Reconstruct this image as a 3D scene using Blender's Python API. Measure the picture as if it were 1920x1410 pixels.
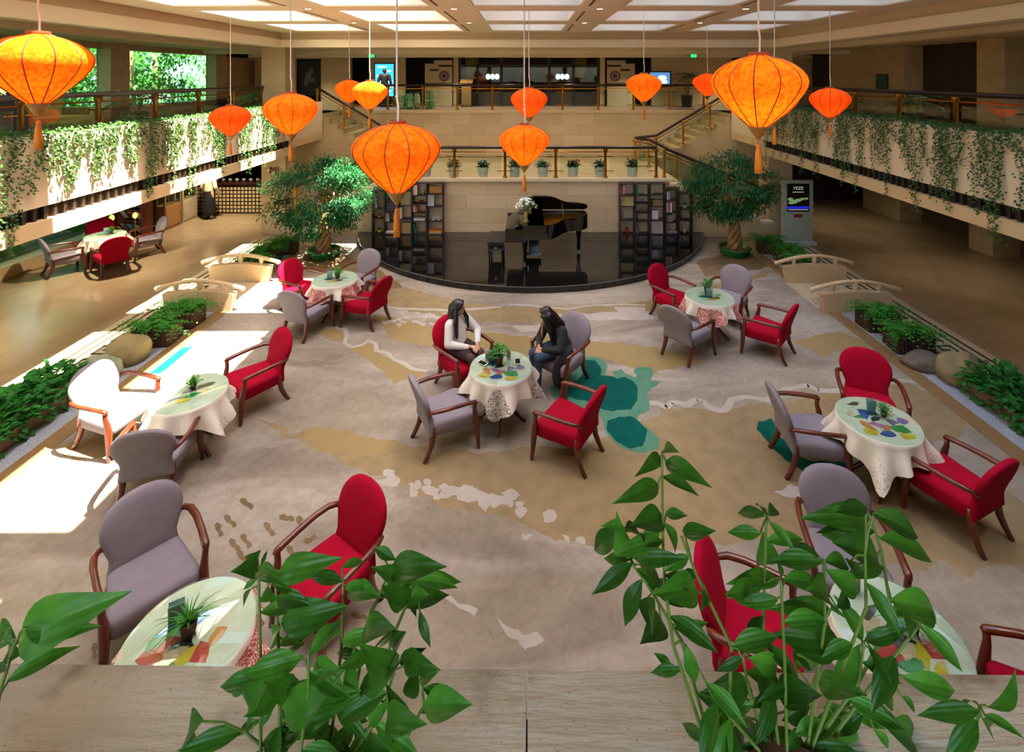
import bpy, bmesh, math, random
from mathutils import Vector, Matrix, noise
random.seed(7)
SC = bpy.context.scene
COL = SC.collection
for o in list(bpy.data.objects): bpy.data.objects.remove(o)

# ---------------------------------------------------------------- camera
# world: X right, Y away from the viewing balcony, Z up, metres; lobby floor z = 0
FPX, UC, VC, EYE = 940.0, 988.0, 143.0, 4.77
cam = bpy.data.cameras.new('camera'); camo = bpy.data.objects.new('camera', cam)
COL.objects.link(camo); SC.camera = camo
camo.location = (0, 0, EYE); camo.rotation_euler = (math.pi/2, 0, 0)
cam.sensor_width = 36; cam.lens = FPX/1920*36; cam.clip_start = .05; cam.clip_end = 300
cam.shift_x = -(UC-960)/1920; cam.shift_y = -(705-VC)/1920

def at(u, v, z=0.0):
    "survey point of the photograph -> place on the horizontal plane at height z"
    d = FPX*(EYE-z)/(v-VC)
    return ((u-UC)*d/FPX, d, z)

# ---------------------------------------------------------------- world, sun, exposure
w = bpy.data.worlds.new('sky'); SC.world = w; w.use_nodes = True
nt = w.node_tree; bg = nt.nodes['Background']
sky = nt.nodes.new('ShaderNodeTexSky'); sky.sky_type = 'NISHITA'; sky.sun_disc = False
sky.sun_elevation = math.radians(67); sky.sun_rotation = math.radians(99); sky.dust_density = 2; sky.ozone_density = .8
nt.links.new(sky.outputs[0], bg.inputs[0]); bg.inputs[1].default_value = 1.5
SUN = Vector((-.417, .067, -1)).normalized()
sl = bpy.data.lights.new('sun', 'SUN'); sl.energy = 42; sl.angle = math.radians(.53); sl.color = (1, .95, .86)
so = bpy.data.objects.new('sun', sl); COL.objects.link(so)
so.rotation_euler = SUN.to_track_quat('-Z', 'Y').to_euler(); so.location = (8, 6, 20)
vs = SC.view_settings
vs.view_transform = 'Standard'; vs.look = 'None'; vs.exposure = 0.55; vs.gamma = 1; vs.use_curve_mapping = False

SC.cycles.max_bounces = 6; SC.cycles.caustics_reflective = False; SC.cycles.caustics_refractive = False; SC.cycles.transparent_max_bounces = 8; SC.cycles.glossy_bounces = 3; SC.cycles.transmission_bounces = 4

# coffers of the skylight: wells through the roof between z = 6.02 and 7.25
CX = [-5.4, -2.7, 0.0, 2.7, 5.4]; CW = .95
CY = [3.25, 5.65, 8.05, 10.5, 12.95]; CL = .9
CZ0, CZ1 = 6.02, 7.25
def portal(name, loc, rot, sx, sy):
    l = bpy.data.lights.new(name, 'AREA'); l.shape = 'RECTANGLE'; l.size = sx; l.size_y = sy; l.energy = 1
    l.cycles.is_portal = True
    o = bpy.data.objects.new(name, l); COL.objects.link(o); o.location = loc; o.rotation_euler = rot
for x in CX:
    for y in CY: portal('skylight_portal', (x, y, CZ1-.02), (0, 0, 0), 2*CW, 2*CL)
for x in (-9, -5.4, -1.8, 1.8, 5.4, 9): portal('window_portal', (x, -2.52, 4.75), (-math.pi/2, 0, 0), 3.2, 1.7)  # for the windows added behind the viewer
for y in (-.3, 4.7, 9.7, 14.7): portal('window_portal', (-12.6, y+2.85, 4.7), (0, -math.pi/2, 0), 1.7, 4.2)
for y in (-2.5, 1.8, 6.1, 10.4): portal('window_portal', (-12.6, y+2.1, 1.3), (0, -math.pi/2, 0), 1.9, 4.1)

# ---------------------------------------------------------------- materials
MATS = {}
def lin(c):
    return tuple((v/12.92 if v <= .04045 else ((v+.055)/1.055)**2.4) for v in c)
def hexc(h):
    h = h.lstrip('#'); return lin(tuple(int(h[i:i+2], 16)/255 for i in (0, 2, 4)))
def mat(name, col, rough=.6, metal=0, var=0, scale=8, bump=0, bscale=None, spec=.5, col2=None, trans=0, coat=0, sheen=0, detail=4, stretch=None):
    "principled material; var mixes towards col2 (or darker) by noise; bump = fine relief"
    if name in MATS: return MATS[name]
    m = bpy.data.materials.new(name); m.use_nodes = True; n = m.node_tree.nodes; L = m.node_tree.links
    b = n['Principled BSDF']
    c = hexc(col) if isinstance(col, str) else col
    b.inputs['Base Color'].default_value = (*c, 1); b.inputs['Roughness'].default_value = rough
    b.inputs['Metallic'].default_value = metal; b.inputs['Specular IOR Level'].default_value = spec
    b.inputs['Transmission Weight'].default_value = trans; b.inputs['Coat Weight'].default_value = coat
    if sheen: b.inputs['Sheen Weight'].default_value = sheen
    if var or bump:
        tc = n.new('ShaderNodeTexCoord'); src = tc.outputs['Object']
        if stretch:
            mp = n.new('ShaderNodeMapping'); mp.inputs['Scale'].default_value = stretch; L.new(src, mp.inputs[0]); src = mp.outputs[0]
        nz = n.new('ShaderNodeTexNoise'); nz.inputs['Scale'].default_value = scale; nz.inputs['Detail'].default_value = detail
        L.new(src, nz.inputs['Vector'])
        if var:
            c2 = hexc(col2) if isinstance(col2, str) else (col2 or tuple(v*.55 for v in c))
            mx = n.new('ShaderNodeMix'); mx.data_type = 'RGBA'
            rp = n.new('ShaderNodeMapRange'); rp.inputs[1].default_value = .35; rp.inputs[2].default_value = .65
            rp.inputs[4].default_value = var
            L.new(nz.outputs[0], rp.inputs[0]); L.new(rp.outputs[0], mx.inputs[0])
            mx.inputs[6].default_value = (*c, 1); mx.inputs[7].default_value = (*c2, 1)
            L.new(mx.outputs[2], b.inputs['Base Color'])
        if bump:
            nb = n.new('ShaderNodeTexNoise'); nb.inputs['Scale'].default_value = bscale or scale*6; nb.inputs['Detail'].default_value = 3
            L.new(src, nb.inputs['Vector'])
            bp = n.new('ShaderNodeBump'); bp.inputs['Strength'].default_value = bump; bp.inputs['Distance'].default_value = .01
            L.new(nb.outputs[0], bp.inputs['Height']); L.new(bp.outputs[0], b.inputs['Normal'])
    MATS[name] = m; return m
def emis(name, col, s):
    if name in MATS: return MATS[name]
    m = mat(name, col, .5); b = m.node_tree.nodes['Principled BSDF']
    b.inputs['Emission Color'].default_value = b.inputs['Base Color'].default_value; b.inputs['Emission Strength'].default_value = s
    return m
def leafmat(name, col, col2, tr=.35, rough=.5, scale=6):
    m = mat(name, col, rough, var=1, scale=scale, col2=col2, spec=.25); n = m.node_tree.nodes; L = m.node_tree.links
    b = n['Principled BSDF']; out = n['Material Output']; t = n.new('ShaderNodeBsdfTranslucent'); ms = n.new('ShaderNodeMixShader')
    mx = [x for x in n if x.type == 'MIX'][0]
    L.new(mx.outputs[2], t.inputs[0]); ms.inputs[0].default_value = tr
    L.new(b.outputs[0], ms.inputs[1]); L.new(t.outputs[0], ms.inputs[2]); L.new(ms.outputs[0], out.inputs[0])
    return m
def glassmat(name, col=(.9, .96, .94), alpha=.12, rough=.03, refl=.8):
    "thin architectural glazing: mostly clear with a fresnel mirror"
    m = bpy.data.materials.new(name); m.use_nodes = True; n = m.node_tree.nodes; L = m.node_tree.links
    n.remove(n['Principled BSDF']); out = n['Material Output']
    t = n.new('ShaderNodeBsdfTransparent'); t.inputs[0].default_value = (*col, 1)
    g = n.new('ShaderNodeBsdfGlossy'); g.inputs['Roughness'].default_value = rough
    f = n.new('ShaderNodeFresnel'); f.inputs[0].default_value = 1.45
    a = n.new('ShaderNodeMath'); a.operation = 'MULTIPLY_ADD'; a.inputs[1].default_value = refl; a.inputs[2].default_value = alpha*.3; a.use_clamp = True
    L.new(f.outputs[0], a.inputs[0])
    ms = n.new('ShaderNodeMixShader'); L.new(a.outputs[0], ms.inputs[0]); L.new(t.outputs[0], ms.inputs[1]); L.new(g.outputs[0], ms.inputs[2])
    L.new(ms.outputs[0], out.inputs[0]); MATS[name] = m; return m

M_red = mat('red_velvet', '#a00024', .9, var=.35, scale=14, col2='#84001e', bump=.05, bscale=300, spec=.15)
M_lil = mat('lilac_fabric', '#8b8288', .9, var=.35, scale=10, col2='#7d747b', bump=.05, bscale=400, spec=.2)
M_wood = mat('mahogany', '#6e2c12', .28, var=.7, scale=9, col2='#45190a', stretch=(1, 1, .25), coat=.3)
M_dwood = mat('dark_wood', '#2a1712', .4, var=.5, scale=8, col2='#1a0e0b')
M_black = mat('black_lacquer', '#080706', .06, coat=.5)
M_brass = mat('brass', '#b8862b', .25, metal=1, var=.4, scale=20, col2='#7e5a18')
M_gold = mat('gold_paint', '#b88a30', .35, metal=.8)
M_stone = mat('travertine', '#c8b18a', .45, var=.5, scale=1.2, col2='#b89f78', stretch=(.4, .4, 3))
M_stone2 = mat('travertine_panel', '#d2b78c', .5, var=.4, scale=3, col2='#c4a678')
M_plaster = mat('plaster', '#d8cab0', .8, var=.15, scale=.8)
M_plasterw = mat('white_plaster', '#e4dccb', .8)
M_fascia = mat('balcony_panel', '#dac6a6', .75, var=.35, scale=1.5, col2='#cbb490', stretch=(1, 1, .3))
M_dark = mat('dark_bronze', '#2b2018', .5)
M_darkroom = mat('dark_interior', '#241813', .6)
M_brownwall = mat('brown_wall', '#5d4733', .6, var=.3, scale=1)
M_glass = glassmat('clear_glass', alpha=.02, refl=.2)
M_green = glassmat('window_glass', (.86, .97, .88), .1, refl=.25)
M_sky = glassmat('skylight_glass', (1, .985, .96), 0)
M_white = mat('white_ceramic', '#d9ddd2', .35)
M_silver = mat('silver_wrap', '#c9d0c6', .4, metal=.15)
M_leafA = leafmat('broad_leaf', '#2e7a1e', '#1e5a18', .3)
M_leafB = leafmat('ivy_leaf', '#4a7434', '#25471c', .35, scale=20)
M_leafC = leafmat('ficus_leaf', '#236a34', '#0f4420', .25, scale=5)
M_leafD = leafmat('fern_leaf', '#55a535', '#2f7a26', .35, scale=9)
M_leafE = leafmat('hedge_leaf', '#3a8c30', '#216224', .3, scale=9)
M_stem = mat('plant_stem', '#5f7a2c', .5)
M_bark = mat('bark', '#a8834d', .8, var=.8, scale=9, col2='#6d4f2c', bump=.4, stretch=(1, 1, .4))
M_soil = mat('soil', '#5c4026', .95, var=.8, scale=12, col2='#8a6a45', bump=.5)

# ---------------------------------------------------------------- mesh builder
class MB:
    def __init__(s): s.v = []; s.f = []; s.mi = []; s.cur = 0
    def add(s, vs, fs):
        k = len(s.v); s.v += [tuple(p) for p in vs]; s.f += [tuple(i+k for i in f) for f in fs]; s.mi += [s.cur]*len(fs); return s
    def box(s, x0, x1, y0, y1, z0, z1):
        return s.add([(x0,y0,z0),(x1,y0,z0),(x1,y1,z0),(x0,y1,z0),(x0,y0,z1),(x1,y0,z1),(x1,y1,z1),(x0,y1,z1)],
                     [(0,3,2,1),(4,5,6,7),(0,1,5,4),(1,2,6,5),(2,3,7,6),(3,0,4,7)])
    def obox(s, c, size, rz=0, rx=0, ry=0):
        R = Matrix.Rotation(rz, 4, 'Z') @ Matrix.Rotation(ry, 4, 'Y') @ Matrix.Rotation(rx, 4, 'X'); k = len(s.v)
        s.box(-size[0]/2, size[0]/2, -size[1]/2, size[1]/2, -size[2]/2, size[2]/2)
        for i in range(k, len(s.v)): s.v[i] = tuple(R @ Vector(s.v[i]) + Vector(c))
        return s
    def tube(s, pts, rad, n=8, cap=True, flat=1):
        pts = [Vector(p) for p in pts]; k = len(s.v); m = len(pts); N = None
        for i, p in enumerate(pts):
            t = (pts[min(i+1, m-1)]-pts[max(i-1, 0)]).normalized()
            if N is None:
                a = Vector((0, 0, 1)) if abs(t.z) < .9 else Vector((1, 0, 0)); N = (a-t*a.dot(t)).normalized()
            else: N = (N-t*N.dot(t)).normalized()
            B = t.cross(N); r = rad[i] if hasattr(rad, '__len__') else rad
            for j in range(n):
                a = 2*math.pi*j/n; s.v.append(tuple(p+(N*math.cos(a)*flat+B*math.sin(a))*r))
        fs = []
        for i in range(m-1):
            for j in range(n):
                a = k+i*n+j; b = k+i*n+(j+1) % n; fs.append((a, b, b+n, a+n))
        if cap: fs += [tuple(range(k+n-1, k-1, -1)), tuple(range(k+(m-1)*n, k+m*n))]
        s.f += fs; s.mi += [s.cur]*len(fs); return s
    def lathe(s, prof, n=24, c=(0, 0, 0), ang=2*math.pi, sx=1, sy=1):
        k = len(s.v); m = len(prof); full = abs(ang-2*math.pi) < 1e-6; q = n if full else n+1
        for r, z in prof:
            for j in range(q):
                a = ang*j/n; s.v.append((c[0]+r*math.cos(a)*sx, c[1]+r*math.sin(a)*sy, c[2]+z))
        fs = []
        for i in range(m-1):
            for j in range(n):
                a = k+i*q+j; b = k+i*q+(j+1) % q; fs.append((a, b, b+q, a+q))
        if full:
            if prof[0][0] > 1e-5: fs.append(tuple(range(k+n-1, k-1, -1)))
            if prof[-1][0] > 1e-5: fs.append(tuple(range(k+(m-1)*n, k+m*n)))
        s.f += fs; s.mi += [s.cur]*len(fs); return s
    def prism(s, poly, z0, z1):
        n = len(poly); a = sum(poly[i][0]*poly[(i+1) % n][1]-poly[(i+1) % n][0]*poly[i][1] for i in range(n))
        if a < 0: poly = poly[::-1]
        return s.add([(x, y, z0) for x, y in poly]+[(x, y, z1) for x, y in poly],
                     [tuple(range(n-1, -1, -1)), tuple(range(n, 2*n))]+[(i, (i+1) % n, n+(i+1) % n, n+i) for i in range(n)])
    def ball(s, c, r, n=12, m=8):
        r = r if hasattr(r, '__len__') else (r, r, r); k = len(s.v); s.v.append((c[0], c[1], c[2]-r[2])); fs = []
        for i in range(1, m):
            p = -math.pi/2+math.pi*i/m
            for j in range(n):
                a = 2*math.pi*j/n; s.v.append((c[0]+r[0]*math.cos(p)*math.cos(a), c[1]+r[1]*math.cos(p)*math.sin(a), c[2]+r[2]*math.sin(p)))
        s.v.append((c[0], c[1], c[2]+r[2])); t = len(s.v)-1
        for j in range(n):
            fs.append((k, k+1+(j+1) % n, k+1+j)); fs.append((t, t-n+j, t-n+(j+1) % n))
        for i in range(m-2):
            for j in range(n):
                a = k+1+i*n+j; b = k+1+i*n+(j+1) % n; fs.append((a, b, b+n, a+n))
        s.f += fs; s.mi += [s.cur]*len(fs); return s
    def move(s, k, M):
        for i in range(k, len(s.v)): s.v[i] = tuple(M @ Vector(s.v[i]))
        return s
    def mesh(s, name, mats, smooth=False):
        me = bpy.data.meshes.new(name); me.from_pydata(s.v, [], s.f)
        for m in (mats if isinstance(mats, (list, tuple)) else [mats]): me.materials.append(m)
        if any(s.mi): me.polygons.foreach_set('material_index', s.mi)
        if smooth: me.polygons.foreach_set('use_smooth', [True]*len(s.f))
        me.update(); return me
    def build(s, name, mats, parent=None, smooth=False, auto=None):
        me = s.mesh(name, mats, smooth or auto is not None); o = bpy.data.objects.new(name, me); COL.objects.link(o)
        if auto is not None: me.set_sharp_from_angle(angle=math.radians(auto))
        if parent is not None: o.parent = parent
        return o
def inst(name, me, parent=None, loc=(0, 0, 0), rot=(0, 0, 0), scale=None):
    o = bpy.data.objects.new(name, me); COL.objects.link(o); o.location = loc; o.rotation_euler = rot
    if scale is not None: o.scale = scale if hasattr(scale, '__len__') else (scale,)*3
    if parent is not None: o.parent = parent
    return o
def empty(name, loc=(0, 0, 0), rz=0):
    o = bpy.data.objects.new(name, None); COL.objects.link(o); o.location = loc; o.rotation_euler = (0, 0, rz); o.empty_display_size = .1
    return o
def tag(o, label, cat, group=None):
    o['label'] = label; o['category'] = cat
    if group: o['group'] = group
    return o
def struct(o): o['kind'] = 'structure'; return o
def dup(root, loc=None, rz=None, label=None, group=None):
    def cp(o, par):
        c = o.copy(); COL.objects.link(c); c.parent = par
        if par is not None: c.matrix_parent_inverse = o.matrix_parent_inverse.copy()
        for ch in list(o.children): cp(ch, c)
        return c
    r = cp(root, None)
    if loc is not None: r.location = loc
    if rz is not None: r.rotation_euler = (0, 0, rz)
    if label: r['label'] = label
    if group: r['group'] = group
    return r
def solid(me):
    "bake modifiers of a temporary object"
    pass
# ================================================================ STRUCTURE
def S(name, mb, m, smooth=False, auto=None): return struct(mb.build(name, m, smooth=smooth, auto=auto))

# marble floor material with faint tile joints
def tiled(name, c1, c2, joint, bw, bh, rough, var_scale=1.5, mortar=.004, spec=.5, vec=None):
    m = bpy.data.materials.new(name); m.use_nodes = True; n = m.node_tree.nodes; L = m.node_tree.links; b = n['Principled BSDF']
    tc = n.new('ShaderNodeTexCoord'); src = tc.outputs['Object']
    if vec:
        mp = n.new('ShaderNodeMapping'); mp.inputs['Rotation'].default_value = vec; L.new(src, mp.inputs[0]); src = mp.outputs[0]
    br = n.new('ShaderNodeTexBrick'); br.offset = .5; L.new(src, br.inputs['Vector'])
    br.inputs['Color1'].default_value = (*hexc(c1), 1); br.inputs['Color2'].default_value = (*hexc(c2), 1); br.inputs['Mortar'].default_value = (*hexc(joint), 1)
    br.inputs['Scale'].default_value = 1; br.inputs['Mortar Size'].default_value = mortar; br.inputs['Brick Width'].default_value = bw; br.inputs['Row Height'].default_value = bh
    nz = n.new('ShaderNodeTexNoise'); nz.inputs['Scale'].default_value = var_scale; nz.inputs['Detail'].default_value = 6; nz.inputs['Distortion'].default_value = 1.2; L.new(src, nz.inputs['Vector'])
    mx = n.new('ShaderNodeMix'); mx.data_type = 'RGBA'; mx.blend_type = 'MULTIPLY'; mx.inputs[0].default_value = .55
    cr = n.new('ShaderNodeValToRGB'); cr.color_ramp.elements[0].position = .3; cr.color_ramp.elements[0].color = (.6, .55, .48, 1); cr.color_ramp.elements[1].position = .7
    L.new(nz.outputs[0], cr.inputs[0]); L.new(br.outputs[0], mx.inputs[6]); L.new(cr.outputs[0], mx.inputs[7]); L.new(mx.outputs[2], b.inputs['Base Color'])
    b.inputs['Roughness'].default_value = rough; b.inputs['Specular IOR Level'].default_value = spec
    MATS[name] = m; return m
M_marble = tiled('hall_marble', '#a69070', '#9e8868', '#907a5a', .9, .9, .16, .8)
M_wallX = tiled('stone_cladding', '#cdb590', '#c8af89', '#b89f78', 1.2, .42, .45, 2, .006, .4, (math.pi/2, 0, 0))
M_wallY = tiled('stone_cladding_side', '#cbb38e', '#c6ad87', '#b69d76', 1.2, .42, .45, 2, .006, .4, (math.pi/2, 0, math.pi/2))

# unseen block added east of the roof so the sun misses the right-hand coffers
S('wall_sun_block', MB().box(14.2, 30, -40, 60, 7.3, 44.6), mat('sun_block_render', '#b8b0a4', .8))
M_joint = mat('stone_joint', '#97805c', .7)
M_cl = [mat('cladding_slab_%d' % i, c, .4, var=.5, scale=1.6, col2=c2, stretch=(.5, .5, 4)) for i, (c, c2) in enumerate((('#cfb893', '#c3aa84'), ('#cab28b', '#c0a67e'), ('#d4be9a', '#c8b08a')))]
def clad(par, x0, x1, z0, z1, y, w=1.2, h=.42):
    "stone slabs hung on a wall that faces the viewer, with open joints"
    nr = max(1, round((z1-z0)/h)); hh = (z1-z0)/nr; ml = {}
    for r in range(nr):
        x = x0-(w/2 if (r % 2 and x1-x0 > w*1.5) else 0)
        while x < x1-.01:
            a, b = max(x0, x), min(x1, x+w); L_ = round(b-a, 3); i = random.randrange(3)
            if b-a > .02:
                if (L_, i) not in ml: ml[(L_, i)] = MB().box(.003, L_-.003, -.015, .002, .003, hh-.003).mesh('slab', M_cl[i])
                inst('slab', ml[(L_, i)], par, (a, y, z0+r*hh))
            x += w
S('floor', MB().box(-12.6, 13.6, -2.5, 19.5, -.2, 0), M_marble)
# --- ceiling with the skylight wells
mb = MB(); xs = [-7.1]
for x in CX: xs += [x-CW, x+CW]
xs.append(7.1)
for i in range(0, len(xs), 2): mb.box(xs[i], xs[i+1], 1.2, 14.4, CZ0, CZ1)
ys = [1.2]
for y in CY: ys += [y-CL, y+CL]
ys.append(14.4)
for x in CX:
    for i in range(0, len(ys), 2): mb.box(x-CW, x+CW, ys[i], ys[i+1], CZ0, CZ1)
S('ceiling', mb, mat('ceiling_paint', '#e6dac2', .85))
# white linings of the wells
mb = MB()
for x in CX:
    for y in CY:
        a, b, c, d = x-CW, x+CW, y-CL, y+CL; t = .012; z0 = CZ0+.02
        mb.box(a, a+t, c, d, z0, CZ1); mb.box(b-t, b, c, d, z0, CZ1); mb.box(a+t, b-t, c, c+t, z0, CZ1); mb.box(a+t, b-t, d-t, d, z0, CZ1)
S('trim_1', mb, M_plasterw)
k = 1
for x in CX:
    for y in CY:
        S('window_%d' % k, MB().box(x-CW, x+CW, y-CL, y+CL, CZ1-.012, CZ1), M_sky); k += 1
# slot lines beside the ceiling beams
mb = MB()
for x in (-4.05, -1.35, 1.35, 4.05):
    for y in CY: mb.box(x-.26, x-.22, y-.85, y+.85, CZ0-.004, CZ0+.004)
S('trim_2', mb, M_dark)
# stepped cornice around the well
def ring(mb, x, y0, y1, t, z0, z1):
    mb.box(-x-t, -x, y0-t, y1+t, z0, z1); mb.box(x, x+t, y0-t, y1+t, z0, z1); mb.box(-x, x, y1, y1+t, z0, z1); mb.box(-x, x, y0-t, y0, z0, z1)
mb = MB(); ring(mb, 7.1, 1.2, 14.4, .15, 5.82, 7.25); S('trim_3', mb, mat('cornice_dark', '#d0bd9c', .8))  # upper step in a darker tone than the lower
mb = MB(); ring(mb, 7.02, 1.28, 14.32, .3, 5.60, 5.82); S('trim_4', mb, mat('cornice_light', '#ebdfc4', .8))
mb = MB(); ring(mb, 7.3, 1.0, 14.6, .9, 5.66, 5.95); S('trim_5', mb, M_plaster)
# gallery ceilings / roof
mb = MB(); mb.box(-14, -7.25, -2.5, 23, 5.76, 7.25); mb.box(7.25, 14, -2.5, 23, 5.76, 7.25); mb.box(-7.25, 7.25, 14.55, 23, 5.76, 7.25); mb.box(-7.25, 7.25, -2.5, 1.05, 5.76, 7.25)
S('ceiling_gallery', mb, M_plaster)
mb = MB(); mb.box(-9.3, -8.9, -2, 19, 5.62, 5.76); mb.box(8.9, 9.3, -2, 19, 5.62, 5.76); mb.box(-12.2, 12.2, 18.9, 19.3, 5.62, 5.76); mb.box(-12, 12, 21.6, 22.1, 5.6, 5.76)
S('trim_6', mb, mat('cornice_light', '#ebdfc4', .8))

# --- gallery slabs
mb = MB(); mb.box(-13, -7.25, -2.5, 22.6, 2.66, 3.45); mb.box(7.25, 13, -2.5, 22.6, 2.66, 3.45); mb.box(-7.25, 7.25, 19.42, 22.6, 2.66, 3.45); mb.box(-7.25, 7.25, -2.5, .35, 2.66, 3.45)
S('floor_gallery', mb, mat('gallery_floor', '#85705a', .35, var=.4, scale=1))
for s, nm in ((-1, 'left'), (1, 'right')):
    X = lambda a: s*a
    def bx(mb, a, b, *r): mb.box(min(s*a, s*b), max(s*a, s*b), *r)
    # planted balcony front: panel, dark slot with dentils, stone beam
    mb = MB(); bx(mb, 7.1, 7.2, .6, 17.4, 2.86, 3.9); bx(mb, 7.45, 7.52, .6, 17.4, 3.45, 3.9); S('wall_balcony_'+nm, mb, M_fascia)
    mb = MB(); bx(mb, 7.2, 7.45, .6, 15.1, 3.45, 3.86); S('trim_%d' % (7 if s < 0 else 8), mb, M_soil)
    mb = MB(); bx(mb, 7.19, 7.26, .6, 15.1, 2.6, 2.87)
    y = 1.0
    while y < 15: bx(mb, 7.13, 7.2, y, y+.05, 2.66, 2.86); y += .16
    S('trim_%d' % (9 if s < 0 else 10), mb, M_dark)
    mb = MB(); bx(mb, 7.06, 7.5, .6, 15.1, 2.43, 2.66); bx(mb, 7.1, 7.5, 15.1, 17.4, 2.6, 2.86); S('trim_%d' % (11 if s < 0 else 12), mb, M_stone2)
    # big column at the stair corner
    mb = MB(); bx(mb, 7.28, 8.0, 15.115, 15.75, 0, 5.8); WL = S('wall_column_'+nm, mb, M_wallX); clad(WL, min(s*7.28, s*8), max(s*7.28, s*8), 0, 5.75, 15.115, .72)
    # stair: lower flight (outwards, down) and upper flight (outwards, up)
    mb = MB()
    for i in range(9): bx(mb, 4.2+i*.34, 4.54+i*.34, 14.95, 17.3, 0, 1.66-.166*(i+1))
    for i in range(10): bx(mb, 4.55+i*.295, 4.845+i*.295, 17.5, 19.4, 0, 1.74+.171*(i+1))
    bx(mb, 7.5, 8.3, 17.5, 19.4, 0, 3.45)
    S('floor_stair_'+nm, mb, M_stone)
    # stepped coping of the lower flight over the bookcases
    mb = MB()
    for i in range(9): bx(mb, 4.2+i*.34, 4.56+i*.34, 14.80, 15.02, 1.66-.14*(i+1), 1.74-.14*(i+1))
    S('trim_%d' % (13 if s < 0 else 14), mb, mat('coping', '#d8c6a2', .5))
    mb = MB()
    for i in range(9): bx(mb, 4.2+i*.34, 4.54+i*.34, 14.87, 14.95, 0, 1.66-.14*(i+1))
    S('wall_stair_'+nm, mb, M_stone)
# landing block and its front wall
WL = S('wall_landing', MB().box(-4.2, 4.2, 14.885, 15.02, 0, 1.66), M_joint); clad(WL, -4.2, 4.2, .0, 1.66, 14.885)
S('floor_landing', MB().box(-4.55, 4.55, 15.02, 19.4, 0, 1.64), M_stone)
S('trim_15', MB().box(-4.25, 4.25, 14.80, 15.1, 1.66, 1.745), mat('coping', '#d8c6a2', .5))
WL = S('wall_back_lower', MB().box(-8.3, 8.3, 19.415, 19.5, 0, 3.45), M_joint); clad(WL, -7.6, 7.6, 1.66, 3.36, 19.415)
S('trim_16', MB().box(-7.6, 7.6, 19.33, 19.42, 3.36, 3.47), mat('coping', '#d8c6a2', .5))
# side and far walls
mb = MB(); mb.box(-12.6, -8.3, 19.4, 19.5, 0, 2.7); mb.box(8.3, 13.6, 19.4, 19.5, 0, 2.7); S('wall_far', mb, mat('bar_wall', '#3b281b', .6))
mb = MB(); mb.box(-13.5, 13.6, -2.6, -2.5, 0, 3.9); mb.box(-13.5, 13.6, -2.6, -2.5, 5.6, 7.2)
for x in (-12.15, -7.2, -3.6, 0, 3.6, 7.2, 12.15): mb.box(x-(.2 if abs(x) < 12 else 1.35), x+(.2 if abs(x) < 12 else 1.35), -2.6, -2.5, 3.9, 5.6)  # openings added behind the viewer to let in soft frontal light
S('wall_behind', mb, M_plaster)
for i, x in enumerate((-9, -5.4, -1.8, 1.8, 5.4, 9)): S('window_%d' % (40+i), MB().box(x-1.6, x+1.6, -2.56, -2.55, 3.9, 5.6), M_sky)  # unseen panes added to brighten the ledge and foreground leaves
# left: low kerb, window bands, piers
mb = MB(); mb.box(-12.6, -12.2, -2.5, 14.6, 0, .3); S('trim_17', mb, M_stone2)
mb = MB(); mb.box(-12.7, -12.5, -2.5, 22.6, 2.3, 3.85); mb.box(-12.7, -12.5, -2.5, 22.6, 5.58, 5.8); mb.box(-12.7, -12.5, 14.6, 22.6, 0, 2.4); S('wall_left', mb, M_wallY)
mb = MB(); mb.box(-12.56, -12.2, -2.5, 22.6, 3.45, 3.85); S('trim_18', mb, M_stone2)
for i, y in enumerate((-.3, 4.7, 9.7, 14.7, 19.7)):
    S('wall_pier_%d' % (i+1), MB().box(-12.62, -12.2, y, y+.7, 3.45, 5.76), M_wallY)
k = 30
for y in (-.3, 4.7, 9.7, 14.7):
    S('window_%d' % k, MB().box(-12.58, -12.565, y+.7, y+5, 3.85, 5.58), M_green); k += 1
for y in (-2.5, 1.8, 6.1, 10.4):
    S('window_%d' % k, MB().box(-12.58, -12.565, y, y+4.2, .3, 2.3), M_green); k += 1
mb = MB()
for y in (1.75, 6.05, 10.35, 14.5): mb.box(-12.62, -12.54, y-.05, y+.05, .3, 2.4)
S('trim_19', mb, M_dark)
# right wall: recesses and piers
mb = MB(); mb.box(13.0, 13.6, -2.5, 19.5, 0, 2.7); S('wall_right_lower', mb, M_brownwall)
mb = MB()
for y in (3.2, 8.2, 13.2): mb.box(12.27, 13.05, y, y+.72, 0, 2.7)
mb.box(12.27, 13.05, 16.5, 18.3, 0, 2.7)
S('wall_right_piers', mb, M_wallY)
S('wall_right_upper', MB().box(12.8, 13.6, -2.5, 22.6, 3.45, 5.8), mat('curtain_wall', '#3f2d20', .7, var=.5, scale=6, col2='#2c1f17', stretch=(1, 2, .05)))
mb = MB(); mb.box(12.2, 12.85, 16.2, 20.2, 3.45, 5.8)
for y in (2.8, 7.8, 12.8): mb.box(12.2, 12.85, y, y+.8, 3.45, 5.8)
S('wall_right_pilasters', mb, M_wallY)
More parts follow.
